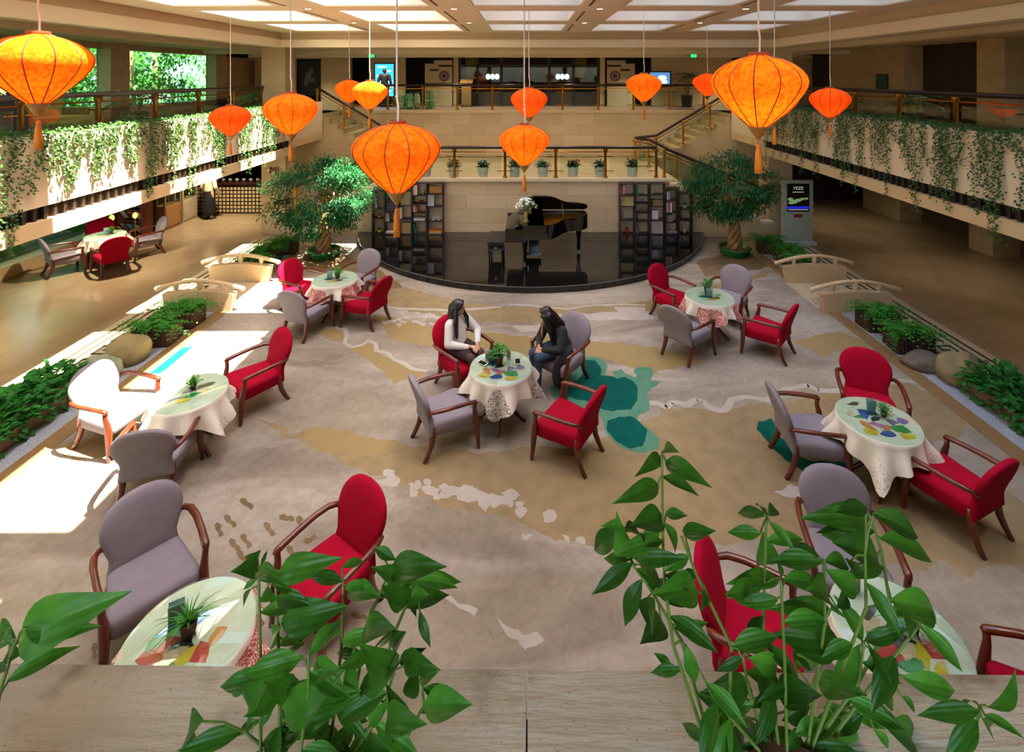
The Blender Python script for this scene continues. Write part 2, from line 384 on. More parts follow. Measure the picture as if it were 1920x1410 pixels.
# upper back wall: openings between beige pilasters
YB = 22.5
def bw(u): return (u-UC)*YB/FPX
for i, (a, b) in enumerate(((478, 553), (602, 658), (692, 760), (850, 861), (1122, 1134), (1222, 1372), (1440, 1600))): S('wall_back_pilaster_%d' % (i+1), MB().box(bw(a), bw(b), YB-.02, YB+.2, 3.45, 5.8), M_stone)
mb = MB(); mb.box(bw(553), bw(602), YB-.02, YB+.2, 5.55, 5.8); mb.box(bw(658), bw(692), YB-.02, YB+.2, 5.6, 5.8)
mb.box(-13.5, bw(478), YB, YB+.2, 5.5, 5.8)
S('wall_back_upper', mb, M_stone)
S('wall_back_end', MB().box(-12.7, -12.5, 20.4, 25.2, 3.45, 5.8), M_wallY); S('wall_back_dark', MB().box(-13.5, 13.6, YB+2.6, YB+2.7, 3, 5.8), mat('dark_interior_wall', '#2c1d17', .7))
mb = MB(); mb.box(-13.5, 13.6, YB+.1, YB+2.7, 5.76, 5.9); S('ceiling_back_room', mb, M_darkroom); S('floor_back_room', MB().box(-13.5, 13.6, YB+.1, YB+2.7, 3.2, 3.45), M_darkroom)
S('trim_20', MB().box(-13, 13, YB-.05, YB-.01, 5.6, 5.68), mat('cornice_light', '#ebdfc4', .8))

# --- carpet with dyed motifs
carpet = MB().box(-6.05, 6.05, .4, 14.87, 0, .012)
CP = bpy.data.materials.new('carpet_wool'); CP.use_nodes = True; n = CP.node_tree.nodes; L = CP.node_tree.links; b = n['Principled BSDF']; b.inputs['Roughness'].default_value = .95; b.inputs['Specular IOR Level'].default_value = .1
tc = n.new('ShaderNodeTexCoord')
def nz(scale, det, dist, st=(1, 1, 1), rot=0):
    mp = n.new('ShaderNodeMapping'); mp.inputs['Scale'].default_value = st; mp.inputs['Rotation'].default_value = (0, 0, rot); L.new(tc.outputs['Object'], mp.inputs[0])
    q = n.new('ShaderNodeTexNoise'); q.inputs['Scale'].default_value = scale; q.inputs['Detail'].default_value = det; q.inputs['Distortion'].default_value = dist; L.new(mp.outputs[0], q.inputs['Vector']); return q
cr = n.new('ShaderNodeValToRGB'); e = cr.color_ramp.elements
e[0].position = .36; e[0].color = (*hexc('#857a6b'), 1); e[1].position = .66; e[1].color = (*hexc('#a99f90'), 1); e.new(.5).color = (*hexc('#998e7f'), 1)
L.new(nz(.9, 6, .8, (.6, 1.6, 1), -.25).outputs[0], cr.inputs[0])
mx = n.new('ShaderNodeMix'); mx.data_type = 'RGBA'; mx.blend_type = 'MULTIPLY'; mx.inputs[0].default_value = .5
c2 = n.new('ShaderNodeValToRGB'); c2.color_ramp.elements[0].position = .35; c2.color_ramp.elements[0].color = (.72, .7, .68, 1); c2.color_ramp.elements[1].position = .6
L.new(nz(9, 5, 1).outputs[0], c2.inputs[0]); 
m3 = n.new('ShaderNodeMix'); m3.data_type = 'RGBA'; m3.inputs[7].default_value = (*hexc('#968a72'), 1); c3 = n.new('ShaderNodeMapRange'); c3.inputs[1].default_value = .5; c3.inputs[2].default_value = .6; c3.inputs[4].default_value = .5
L.new(nz(.55, 7, 1.2, (.5, 1.7, 1), .18).outputs[0], c3.inputs[0]); L.new(c3.outputs[0], m3.inputs[0]); L.new(cr.outputs[0], m3.inputs[6])
L.new(m3.outputs[2], mx.inputs[6]); L.new(c2.outputs[0], mx.inputs[7]); L.new(mx.outputs[2], b.inputs['Base Color'])
bp = n.new('ShaderNodeBump'); bp.inputs['Strength'].default_value = .25; bp.inputs['Distance'].default_value = .01; L.new(nz(90, 2, 0).outputs[0], bp.inputs['Height']); L.new(bp.outputs[0], b.inputs['Normal'])
carpet = S('floor_carpet', carpet, CP)
def wool(name, c, c2=None): return mat(name, c, .95, var=.8, scale=5, col2=c2, bump=.2, bscale=90, spec=.1, detail=6)
W_tan = wool('wool_tan', '#94815e', '#857354'); W_och = wool('wool_ochre', '#978253', '#8e7c5b'); W_wht = wool('wool_cream', '#b0a79b', '#a49b8e'); W_lt = wool('wool_jade', '#568269', '#4a7a62'); W_dt = wool('wool_teal', '#0a5449', '#094940'); W_br = wool('wool_brown', '#7f6a4c', '#6f5b40')
def ragged(pts, amp, step=.03, seed=0):
    "resample an outline and fray it"
    out = []; n = len(pts)
    for i in range(n):
        a = Vector(pts[i][:2]); b = Vector(pts[(i+1) % n][:2]); k = max(1, int((b-a).length/step))
        for j in range(k):
            p = a.lerp(b, j/k); q = noise.noise_vector(Vector((p.x*2.5+seed, p.y*2.5, seed))); r = noise.noise_vector(Vector((p.x*8, p.y*8+seed, seed))); g = noise.noise_vector(Vector((p.x*19, p.y*19, seed)))
            out.append((p.x+(1.3*q.x+.8*r.x+.4*g.x)*amp, p.y+(1.3*q.y+.8*r.y+.4*g.y)*amp))
    return out
mot_z = [.012]
def motif(name, px, m, amp=.05, off=None, s=1, lab=None):
    if off: px = [(off[0]+x*s, off[1]+y*s) for x, y in px]
    poly = ragged([at(u, v) for u, v in px], amp, seed=len(px)*1.7)
    poly = [(max(-6.04, min(6.04, x)), y) for x, y in poly]
    mot_z[0] += .00003; bm = bmesh.new()
    vs = [bm.verts.new((x, y, mot_z[0])) for x, y in poly]; f = bm.faces.new(vs); f.normal_update()
    if f.normal.z < 0: f.normal_flip()
    bmesh.ops.triangulate(bm, faces=[f], ngon_method='EAR_CLIP'); me = bpy.data.meshes.new(name); bm.to_mesh(me); bm.free(); me.materials.append(m)
    o = bpy.data.objects.new(name, me); COL.objects.link(o); o.parent = carpet
    return o
def ribbon(name, px, wpx, m, off=None, s=1):
    if off: px = [(off[0]+x*s, off[1]+y*s) for x, y in px]
    P = [Vector(at(u, v)) for u, v in px]; Q = []
    for i in range(len(P)-1):
        for j in range(6): Q.append(P[i].lerp(P[i+1], j/6))
    Q.append(P[-1]); l = []; r = []
    for i, p in enumerate(Q):
        t = (Q[min(i+1, len(Q)-1)]-Q[max(i-1, 0)]).normalized(); nn = Vector((-t.y, t.x, 0)); q = noise.noise(p*4)*.035; wd = wpx*(1+.5*noise.noise(p*2+Vector((5, 0, 0))))*.5
        l.append(p+nn*(wd+q)); r.append(p-nn*(wd-q))
    mot_z[0] += .00003; z = mot_z[0]; N = len(Q); me = bpy.data.meshes.new(name)
    me.from_pydata([(p.x, p.y, z) for p in l+r], [], [(i+1, i, N+i, N+i+1) for i in range(N-1)]); me.materials.append(m)
    o = bpy.data.objects.new(name, me); COL.objects.link(o); o.parent = carpet; return o
A = (380, 560), .3121; B2 = (900, 520), .2865; C7 = (700, 850), .3906; D4 = (1400, 620), .3121; F7 = (120, 880), .3542; G5 = (90, 590), .2625
motif('dyed_band', [(485, 785), (530, 797), (552, 818), (590, 806), (650, 808), (692, 828), (760, 838), (900, 848), (1000, 842), (1110, 838), (1190, 800), (1230, 790), (1240, 762), (1300, 768), (1420, 762), (1500, 745), (1560, 735), (1700, 720), (1760, 745), (1830, 790), (1760, 830), (1700, 860), (1640, 900), (1900, 930), (2000, 1010), (1920, 1068), (1850, 1062), (1810, 1078), (1760, 1052), (1715, 1072), (1600, 1040), (1400, 1010), (1250, 1040), (1130, 1045), (1060, 1015), (980, 985), (900, 962), (820, 950), (760, 915), (700, 892), (640, 868), (560, 832)], W_tan, .06)
motif('dyed_band', [(700, 592), (780, 604), (830, 620), (1000, 632), (1110, 640), (1240, 652), (1330, 680), (1230, 700), (1100, 668), (950, 668), (830, 652), (740, 640)], W_och, .06)
motif('dyed_band', [(860, 300), (1000, 270), (1050, 320), (1200, 400), (1350, 440), (1300, 480), (1200, 490), (1150, 520), (1080, 440), (1000, 370), (880, 310)], W_och, .04, *A)
motif('dyed_band', [(600, 790), (760, 790), (900, 830), (1150, 870), (1240, 900), (1000, 950), (760, 940), (620, 870)], W_och, .05, *A)
motif('dyed_band', [(700, 190), (800, 180), (860, 230), (840, 270), (760, 260)], W_och, .04, *A)
motif('dyed_band', [(640, 545), (760, 540), (880, 570), (1000, 578), (1200, 568), (1330, 540), (1450, 505), (1430, 520), (1300, 575), (1150, 600), (980, 605), (850, 600), (740, 580)], W_tan, .06)
motif('dyed_band', [(560, 480), (620, 470), (700, 500), (760, 540), (720, 545), (640, 520), (575, 510)], W_br, .06)
motif('dyed_band', [(1310, 490), (1380, 470), (1450, 480), (1470, 495), (1400, 510), (1320, 520)], W_br, .06)
motif('dyed_band', [(1480, 640), (1580, 622), (1640, 650), (1540, 668)], W_och, .05)
motif('dyed_band', [(100, 835), (180, 820), (230, 850), (140, 870)], W_tan, .04)
ribbon('wavy_line', [(800, 175), (850, 190), (870, 225), (850, 270), (900, 295), (960, 280), (1000, 255), (1040, 275), (1050, 315), (1110, 335), (1150, 370), (1210, 395), (1270, 425), (1350, 440)], .07, W_wht, *A)
ribbon('wavy_line', [(1110, 830), (1170, 835), (1220, 860), (1250, 820), (1300, 825), (1360, 840), (1420, 805), (1460, 815), (1500, 860), (1560, 875), (1600, 870), (1640, 800), (1720, 790), (1800, 800), (1900, 820)], .09, W_wht, *B2)
ribbon('wavy_line', [(120, 430), (240, 360), (370, 330), (430, 370), (540, 365), (700, 350), (840, 320), (920, 300), (1020, 315), (1050, 280)], .1, W_wht, *D4)
ribbon('wavy_line', [(190, 180), (320, 185), (440, 200), (560, 210), (700, 190), (900, 180), (1080, 185)], .07, W_wht, *B2)
ribbon('wavy_line', [(680, 572), (760, 580), (850, 583), (940, 577)], .08, W_wht)
for q in ([(1030, 590), (1230, 585), (1235, 600), (1040, 602)], [(960, 613), (1010, 610), (1030, 622), (975, 625)], [(1150, 575), (1210, 578), (1205, 590), (1160, 588)]): motif('cream_patch', q, W_wht, .04)
random.seed(3)
def flakes(u0, u1, v0, v1, n, a, b):
    for i in range(n):
        u = random.uniform(u0, u1); v = random.uniform(v0, v1); r = random.uniform(a, b)
        motif('cream_flake', [(u-r*1.6, v), (u-r*.4, v-r*.7), (u+r*1.5, v-r*.3), (u+r, v+r*.6), (u-r*.5, v+r*.5)], W_wht, .05)
flakes(715, 850, 586, 612, 26, 3, 6)
for x, y, r in ((190, 185, 45), (270, 185, 30), (345, 190, 50), (440, 215, 60), (520, 245, 50), (590, 235, 42), (640, 215, 36), (850, 300, 30), (760, 385, 30), (920, 415, 24), (980, 420, 20), (80, 140, 40)):
    motif('cream_flake', [(x-r, y-r*.5), (x-r*.2, y-r*.75), (x+r*.5, y-r*.55), (x+r, y-.1*r), (x+r*.6, y+r*.6), (x, y+r*.7), (x-r*.7, y+r*.4)], W_wht, .07, *C7)
for i in range(22):
    x = random.uniform(60, 720); y = 120+.22*x+random.uniform(-45, 55); r = random.uniform(9, 26)
    motif('cream_flake', [(x-r, y-r*.5), (x-r*.2, y-r*.75), (x+r*.5, y-r*.55), (x+r, y-.1*r), (x+r*.6, y+r*.6), (x, y+r*.7), (x-r*.7, y+r*.4)], W_wht, .045, *C7)
for q in ([(250, 630), (300, 650), (400, 720), (500, 750), (480, 790), (390, 745), (300, 690)], [(590, 800), (640, 840), (720, 880), (780, 860), (820, 900), (740, 950), (640, 880)]): motif('cream_patch', q, W_wht, .03, *C7)
motif('cream_patch', [(150, 970), (260, 925), (340, 950), (320, 1000), (210, 1005)], W_wht, .04, *D4)
motif('jade_pool', [(700, 520), (780, 530), (830, 580), (820, 640), (880, 650), (860, 620), (920, 605), (960, 640), (1010, 660), (1035, 650), (1010, 620), (1040, 595), (1110, 595), (1145, 640), (1120, 680), (1190, 690), (1130, 740), (1100, 760), (1110, 880), (1040, 910), (1030, 940), (1110, 990), (1165, 1060), (1160, 1120), (1080, 1160), (1000, 1150), (900, 1100), (830, 1030), (815, 960), (800, 900), (560, 830), (470, 780), (450, 720), (520, 690), (600, 640)], W_lt, .025, *B2)
motif('teal_pool', [(690, 545), (760, 550), (790, 590), (780, 650), (850, 650), (900, 670), (950, 655), (1000, 680), (1040, 720), (1030, 800), (980, 870), (880, 885), (800, 870), (700, 820), (560, 780), (520, 730), (640, 680)], W_dt, .03, *B2)
motif('teal_pool', [(830, 950), (900, 920), (980, 915), (1050, 950), (1090, 1010), (1080, 1080), (1050, 1120), (960, 1130), (900, 1080), (840, 1010)], W_dt, .025, *B2)
motif('teal_pool', [(80, 550), (150, 530), (200, 640), (300, 760), (400, 800), (620, 800), (600, 840), (450, 855), (330, 845), (230, 775), (140, 690), (75, 610)], W_dt, .03, *D4)
motif('jade_pool', [(1040, 175), (1100, 180), (1000, 270), (850, 400), (780, 440), (715, 432), (900, 270)], W_lt, .02, *G5)
motif('teal_pool', [(930, 250), (1030, 235), (960, 300), (800, 430), (720, 430)], W_dt, .02, *G5)
motif('jade_pool', [(600, 480), (850, 490), (700, 522), (570, 525)], W_lt, .02, *G5)
for x, y, a in ((965, 190, .6), (822, 325, 1.3), (880, 280, .9), (965, 385, .9), (1082, 320, .9), (1175, 265, .2), (1245, 290, 1.5), (1300, 380, -.5), (905, 410, .9), (950, 470, .9), (1200, 450, 1.1), (830, 615, .1), (1010, 745, .3), (1050, 590, .4), (1160, 640, .7), (160, 970, 1.7), (1560, 790, .3)):
    c, s = math.cos(a), math.sin(a)
    motif('brown_mark', [(x+c*px-s*py, y+s*px+c*py) for px, py in ((-42, -6), (-20, -20), (0, -8), (22, -18), (42, -12), (40, 12), (15, 8), (-8, 16), (-36, 12))], W_br, .012, *F7)

# --- planting beds beside the carpet: tan border, white gravel, marble edge with key pattern
M_gravel = mat('white_gravel', '#aeb3b8', .9, var=.9, scale=60, col2='#7d8389', bump=1, bscale=70)
M_border = mat('tan_border', '#8f7148', .5, var=.6, scale=7, col2='#7a5f3b')
k = 21
for s in (-1, 1):
    def sx(a, b): return (min(s*a, s*b), max(s*a, s*b))
    S('trim_%d' % k, MB().box(*sx(6.05, 6.3), .4, 13.2, 0, .02), M_border); k += 1
    S('floor_gravel_'+('left' if s < 0 else 'right'), MB().box(*sx(6.3, 6.95), .4, 13.4, 0, .015), M_gravel)
    S('trim_%d' % k, MB().box(*sx(6.95, 7.95), .4, 14.6, 0, .006), mat('border_marble', '#c2b190', .2, var=.3, scale=3)); k += 1
    mb = MB(); mb.box(*sx(7.74, 7.79), .4, 14.6, 0, .009); mb.box(*sx(7.58, 7.63), .4, 14.6, 0, .009); S('trim_%d' % k, mb, mat('dark_inlay', '#4a3d2c', .25)); k += 1
    mb = MB(); y = .6; q = .045
    while y < 14.2:
        for a, b, c, d in ((0, .45, 0, q), (.45-q, .45, 0, .3), (.18, .45, .3-q, .3), (.18, .18+q, .12, .3), (.18, .33, .12, .12+q), (0, q, 0, .42)):
            mb.box(*sx(7.04+a, 7.04+b), y+c, y+d, 0, .0092)
        y += .42
    S('trim_%d' % k, mb, mat('dark_inlay', '#4a3d2c', .25)); k += 1
# ================================================================ STAGE, PIANO, BOOKCASES, RAILINGS
M_granite = mat('black_granite', '#0f0d0c', .05, var=.5, scale=60, col2='#1c1917', coat=.3)
SCX, SCY, SR, SH = .1, 16.3, 5.3, .15
stage = empty('floor_stage', (0, 0, 0)); struct(stage)
ha = math.acos((SCY-14.87)/SR); N = 50
arc = [(SCX+SR*math.sin(-ha+2*ha*i/N), SCY-SR*math.cos(-ha+2*ha*i/N)) for i in range(N+1)]
MB().prism(arc, .01, SH-.002).build('core', M_granite, stage)
inner = [(SCX+(SR-.005)*math.sin(-ha+2*ha*i/N), SCY-(SR-.005)*math.cos(-ha+2*ha*i/N)) for i in range(N+1)]
MB().prism(inner, SH-.002, SH).build('slab_top', M_granite, stage)
for i in range(N):
    (x0, y0), (x1, y1) = arc[i], arc[i+1]; a = -ha+2*ha*(i+.5)/N; nx, ny = math.sin(a), -math.cos(a)
    e = .006; tx, ty = x1-x0, y1-y0; l = math.hypot(tx, ty); tx, ty = tx/l*e, ty/l*e
    MB().prism([(x0+tx, y0+ty), (x1-tx, y1-ty), (x1-tx+nx*.014, y1-ty+ny*.014), (x0+tx+nx*.014, y0+ty+ny*.014)], .012, SH-.01).build('tile', M_granite, stage)
mb = MB()
for i in range(N):
    (x0, y0), (x1, y1) = arc[i], arc[i+1]; a = -ha+2*ha*(i+.5)/N; nx, ny = math.sin(a)*.018, -math.cos(a)*.018
    mb.prism([(x0, y0), (x1, y1), (x1+nx, y1+ny), (x0+nx, y0+ny)], SH-.009, SH+.001)
mb.build('nosing', mat('nosing_steel', '#8d8f93', .3, metal=.8), stage)

# --- grand piano: keyboard end to the left, curved side towards the room
pn = tag(empty('grand_piano', (0, 0, SH)), 'black grand piano with raised lid on the dark stage', 'piano')
def bez(p, n=10):
    out = []
    for i in range(n):
        t = i/n; a = (1-t)**3; b = 3*t*(1-t)**2; c = 3*t*t*(1-t); d = t**3
        out.append(tuple(a*p[0][k]+b*p[1][k]+c*p[2][k]+d*p[3][k] for k in (0, 1)))
    return out
PO = [(-.1, 12.1), (.3, 12.1)]+bez([(.3, 12.1), (.85, 12.1), (.75, 12.72), (1.15, 12.8)])+bez([(1.15, 12.8), (1.5, 12.86), (1.64, 13.1), (1.6, 13.35)], 8)+[(1.58, 13.5), (1.52, 13.55), (-.1, 13.55)]
def offset(poly, d):
    n = len(poly); out = []; c = Vector((sum(p[0] for p in poly)/n, sum(p[1] for p in poly)/n))
    for p in poly: v = Vector(p)-c; out.append(tuple(c+v*(1-d/v.length)))
    return out
PI = offset(PO, .06); n = len(PO); mb = MB()
mb.add([(x, y, .66) for x, y in PO]+[(x, y, 1.0) for x, y in PO]+[(x, y, 1.0) for x, y in PI]+[(x, y, .86) for x, y in PI],
       [tuple(range(n-1, -1, -1))]+[(r*n+i, r*n+(i+1) % n, (r+1)*n+(i+1) % n, (r+1)*n+i) for r in range(3) for i in range(n)])
mb.build('case', M_black, pn, auto=40)
MB().prism(PI, .93, .945).build('soundboard', mat('gilt_frame', '#9a6a1c', .3, metal=.5, var=.5, scale=6, col2='#6b430f', stretch=(.4, 6, 1)), pn)
mb = MB()
for i in range(14): mb.tube([(.0+.02*i, 12.3+.08*i, .955), (.45+.08*i, 12.42+.075*i, .955)], .006, 5)
mb.build('strings', M_gold, pn)
mb = MB(); mb.box(-.52, -.1, 12.06, 13.59, .62, .72); mb.box(-.52, -.1, 12.06, 12.14, .72, .93); mb.box(-.52, -.1, 13.51, 13.59, .72, .93); mb.build('key_bed', M_black, pn)
MB().box(-.5, -.2, 12.15, 13.5, .72, .80).build('fallboard', M_black, pn)
MB().box(-.22, .42, 12.08, 13.57, 1.0, 1.022).build('front_lid', M_black, pn)
mb = MB(); mb.obox((-.36, 12.83, .93), (.34, 1.36, .02), 0, 0, -.35); mb.build('key_cover', M_black, pn)
MB().obox((-.5, 12.45, .82), (.012, .12, .08)).build('name_plate', M_gold, pn)
# main lid, hinged along the far side and propped open
th = math.radians(27); L0 = [(x, y) for x, y in PO if x > .1]; L0 = [(.12, 13.55), (.12, 12.1)]+[p for p in PO if p[0] > .12]
mb = MB(); mb.prism(L0, 0, .025); mb.move(0, Matrix.Translation((0, 13.55, 1.02)) @ Matrix.Rotation(-th, 4, 'X') @ Matrix.Translation((0, -13.55, 0)))
mb.build('lid', mat('lid_lacquer', '#1b0c08', .08, coat=.5), pn)
MB().tube([(.95, 12.75, .98), (.9, 12.86, 1.36)], .012).build('prop_stick', M_black, pn)
mb = MB(); mb.obox((.3, 13.0, 1.36), (.55, 1.0, .03), 0, -th); mb.build('folded_flap', M_black, pn)
MB().obox((-.02, 12.8, 1.12), (.02, .7, .22), 0, 0, .25).build('music_desk', M_black, pn)
for x, y in ((-.05, 12.3), (-.05, 13.4), (1.36, 13.2)):
    lg = MB(); lg.lathe([(.035, .05), (.05, .1), (.04, .3), (.075, .55), (.08, .66)], 8, (x, y, 0)); lo = lg.build('leg', M_black, pn, smooth=True)
    MB().lathe([(.0, .0), (.03, .005), (.03, .05), (.0, .055)], 10, (x, y, 0)).build('caster', mat('caster_steel', '#c8c8c8', .2, metal=1), lo)
mb = MB(); mb.box(.05, .3, 12.72, 12.95, .14, .66); mb.box(-.02, .36, 12.66, 13.0, .1, .16); mb.build('pedal_lyre', M_black, pn)
# --- bench
bn = tag(empty('piano_bench', (-.77, 12.83, SH)), 'black padded piano bench in front of the keyboard', 'bench')
MB().box(-.2, .2, -.45, .45, .44, .52).build('cushion', mat('black_leather', '#14161a', .3, bump=.2, scale=20), bn)
MB().box(-.19, .19, -.44, .44, .3, .44).build('apron', M_black, bn)
for x in (-.16, .16):
    for y in (-.4, .4): MB().lathe([(.018, 0), (.022, .2), (.03, .3)], 8, (x, y, 0)).build('leg', M_black, bn)
MB().lathe([(0, 0), (.035, 0), (.035, .01), (0, .012)], 12).build('medallion', M_gold, bn).matrix_local = Matrix.Translation((0, -.445, .37)) @ Matrix.Rotation(math.pi/2, 4, 'X')
# --- vase of white flowers on the piano
vz = tag(empty('flower_vase', (-.02, 12.42, SH+1.023)), 'glass vase of white flowers on the piano', 'vase')
MB().lathe([(.085, 0), (.09, .01), (.05, .03), (.045, .12), (.06, .26), (.055, .26), (.04, .12), (.04, .04)], 16).build('vessel', mat('green_glass', '#b7ad6a', .08, trans=.5), vz, smooth=True)
random.seed(5)
mb = MB()
for i in range(40):
    a = random.uniform(0, 6.28); r = random.uniform(.05, .24); h = .52-.5*r+random.uniform(-.05, .05)
    mb.tube([(0, 0, .2), (r*.4*math.cos(a), r*.4*math.sin(a), .34), (r*math.cos(a), r*math.sin(a), h)], .004, 4)
mb.build('stems', M_stem, vz)
fl = MB(); lf = MB()
for i in range(130):
    a = random.uniform(0, 6.28); p = random.uniform(.1, 1.5); R = .26*random.uniform(.8, 1.05)
    c = Vector((R*math.cos(a)*math.sin(p), R*math.sin(a)*math.sin(p), .33+.24*math.cos(p)))
    if random.random() < .75: fl.ball(c, (.03, .03, .02), 6, 4)
    else:
        d = Vector((math.cos(a), math.sin(a), .3)); s = Vector((-d.y, d.x, 0))*.02
        lf.add([c-d*.05, c+s, c+d*.06, c-s], [(0, 1, 2, 3)])
fl.build('blossoms', mat('white_petal', '#e4e6da', .7), vz, smooth=True); lf.build('leaves', M_leafD, vz)

# --- bookcases either side of the stage
YC0, YC1 = 14.6, 14.86
def cx(u): return (u-UC)*14.55/FPX
def cz(v): return EYE-(v-VC)*14.55/FPX
M_case = mat('bookcase_wood', '#2c1913', .35, var=.4, scale=6)
def bookcase(cols, label):
    x0 = cx(cols[0][0]); root = tag(empty('bookcase', (x0, YC0, SH)), label, 'bookcase'); t = .022
    for (u0, u1, top, shelves) in cols:
        a, b = cx(u0)-x0, cx(u1)-x0; zt = cz(top)-SH
        MB().box(a, a+t, 0, .24, 0, zt).build('side_panel', M_case, root); MB().box(b-t, b, 0, .24, 0, zt).build('side_panel', M_case, root)
        for v in [top]+shelves+[433.5]:
            z = cz(v)-SH if v != 433.5 else 0.025
            MB().box(a+t, b-t, 0, .24, max(0, z-t), z).build('shelf', M_case, root)
    return root
LC = [(696, 719, 359, [393, 411]), (719, 744, 353, [376, 398, 417]), (744, 771, 353, [386, 412]), (771, 799, 344, [367, 383, 400, 416]), (799, 830, 344, [364, 388, 416])]
RC = [(1163, 1192, 345, [367, 388, 414]), (1192, 1220, 345, [367, 382, 400, 416]), (1220, 1249, 345, [366, 388, 413]), (1249, 1274, 356, [376, 400, 418]), (1274, 1300, 364, [393, 414])]
bookcase(LC, 'dark open bookcase stepping down left of the piano'); bookcase(RC, 'dark open bookcase stepping down right of the piano')
BM = {}
def cm(h, r=.6):
    if h not in BM: BM[h] = mat('cover_'+h.strip('#'), h, r)
    return BM[h]
def cell(C, c, r):
    u0, u1, top, sh = C[c]; zs = [top]+sh+[433.5]; z = cz(zs[r+1]) if zs[r+1] != 433.5 else SH+.025; zt = cz(zs[r])-.022
    return cx(u0)+.024, cx(u1)-.024, z, zt
names_col = {'#c98d86': 'pink', '#d8c8b4': 'cream', '#9c2330': 'red', '#12905a': 'green', '#e0dcd2': 'white', '#8f8a80': 'grey', '#d8a63a': 'yellow', '#c8642a': 'orange', '#6f8f64': 'sage green', '#3d4d63': 'blue', '#6d5a78': 'purple'}
def books(C, c, r, cols, side, where, left=True, lean=0, flat=False):
    x0, x1, z, zt = cell(C, c, r); H = (zt-z); x = x0 if left else x1
    for i, h in enumerate(cols):
        wd = .028+.012*((i*7+c*3+r) % 3); hh = H*(.78+.05*((i*5+r) % 4)); dp = .16
        o = empty('book', (0, 0, 0)); cv = MB(); pg = MB()
        if flat:
            L_ = (x1-x0)*.85; zz = z+i*.034; o.location = ((x0+x1)/2, YC0+.125, zz)
            cv.box(-L_/2, L_/2, -.1, .1, 0, .004); cv.box(-L_/2, L_/2, -.1, .1, .028, .032); cv.box(-L_/2, L_/2, -.104, -.1, 0, .032); pg.box(-L_/2+.004, L_/2-.004, -.099, .094, .004, .028)
        else:
            sg = 1 if left else -1; o.location = (x+sg*(wd/2+(abs(math.sin(lean))*hh if i == 0 and lean else 0)), YC0+.05, z+(abs(math.sin(lean))*wd/2)+.001); o.rotation_euler = (0, -sg*lean, 0)
            cv.box(-wd/2, wd/2, 0, .004, 0, hh); cv.box(-wd/2, -wd/2+.004, .004, dp, 0, hh); cv.box(wd/2-.004, wd/2, .004, dp, 0, hh); pg.box(-wd/2+.004, wd/2-.004, .004, dp-.008, .004, hh-.006); x += sg*(wd+.003)*(1/math.cos(lean))
        cv.build('cover', cm(h), o); pg.build('pages', cm('#e6dfcf', .9), o)
        ordn = ['first', 'second', 'third', 'fourth'][i]
        tag(o, '%s %s, %s of its cell, column %s row %s of the %s bookcase' % (names_col[h], 'flat book' if flat else ('leaning book' if lean else 'upright book'), ordn, ['one', 'two', 'three', 'four', 'five'][c], ['one', 'two', 'three', 'four', 'five'][r], side), 'book', 'books in the bookcases')
def boxthing(C, c, r, col, fx0, fx1, fh, label, name='storage_box', cat='box', frame=None):
    x0, x1, z, zt = cell(C, c, r); W = x1-x0; a, b = x0+W*fx0, x0+W*fx1; h = (zt-z)*fh
    o = tag(empty(name, ((a+b)/2, YC0+.06, z+.001)), label, cat); w2 = (b-a)/2
    if frame:
        mb = MB(); t = .012; mb.box(-w2, w2, 0, .03, 0, t); mb.box(-w2, w2, 0, .03, h-t, h); mb.box(-w2, -w2+t, 0, .03, t, h-t); mb.box(w2-t, w2, 0, .03, t, h-t); mb.build('frame', cm(frame), o)
        MB().box(-w2+t, w2-t, .008, .026, t, h-t).build('picture', cm(col), o)
    else:
        MB().box(-w2, w2, 0, .16, 0, h*.8).build('body', cm(col), o); MB().box(-w2-.004, w2+.004, -.004, .164, h*.8, h).build('lid', cm(col), o)
def potlet(C, c, r, fx, potc, plant, label, flower=None, sc=1):
    x0, x1, z, zt = cell(C, c, r); o = tag(empty('potted_plant', (x0+(x1-x0)*fx, YC0+.12, z+.001)), label, 'plant')
    h = .085*sc; MB().lathe([(.0, 0), (.035*sc, 0), (.055*sc, h), (.05*sc, h), (.045*sc, h*.8), (0, h*.8)], 12).build('pot', cm(potc, .3), o, smooth=True)
    mb = MB(); rr = random.Random(c*9+r)
    for i in range(26):
        a = rr.uniform(0, 6.28); e = rr.uniform(.3, 1.4); l = rr.uniform(.05, .1)*sc; d = Vector((math.cos(a)*math.cos(e), math.sin(a)*math.cos(e), math.sin(e))); q = Vector((-math.sin(a), math.cos(a), 0))*.014*sc; p = Vector((0, 0, h*.85))
        mb.add([p, p+d*l*.6+q, p+d*l, p+d*l*.6-q], [(0, 1, 2, 3)])
    mb.build('foliage', M_leafD, o)
    if flower:
        mb = MB()
        for i in range(6): mb.ball((rr.uniform(-.05, .05), rr.uniform(-.04, .02), h+rr.uniform(.03, .09)), .016, 6, 4)
        mb.build('blossoms', cm(flower), o, smooth=True)
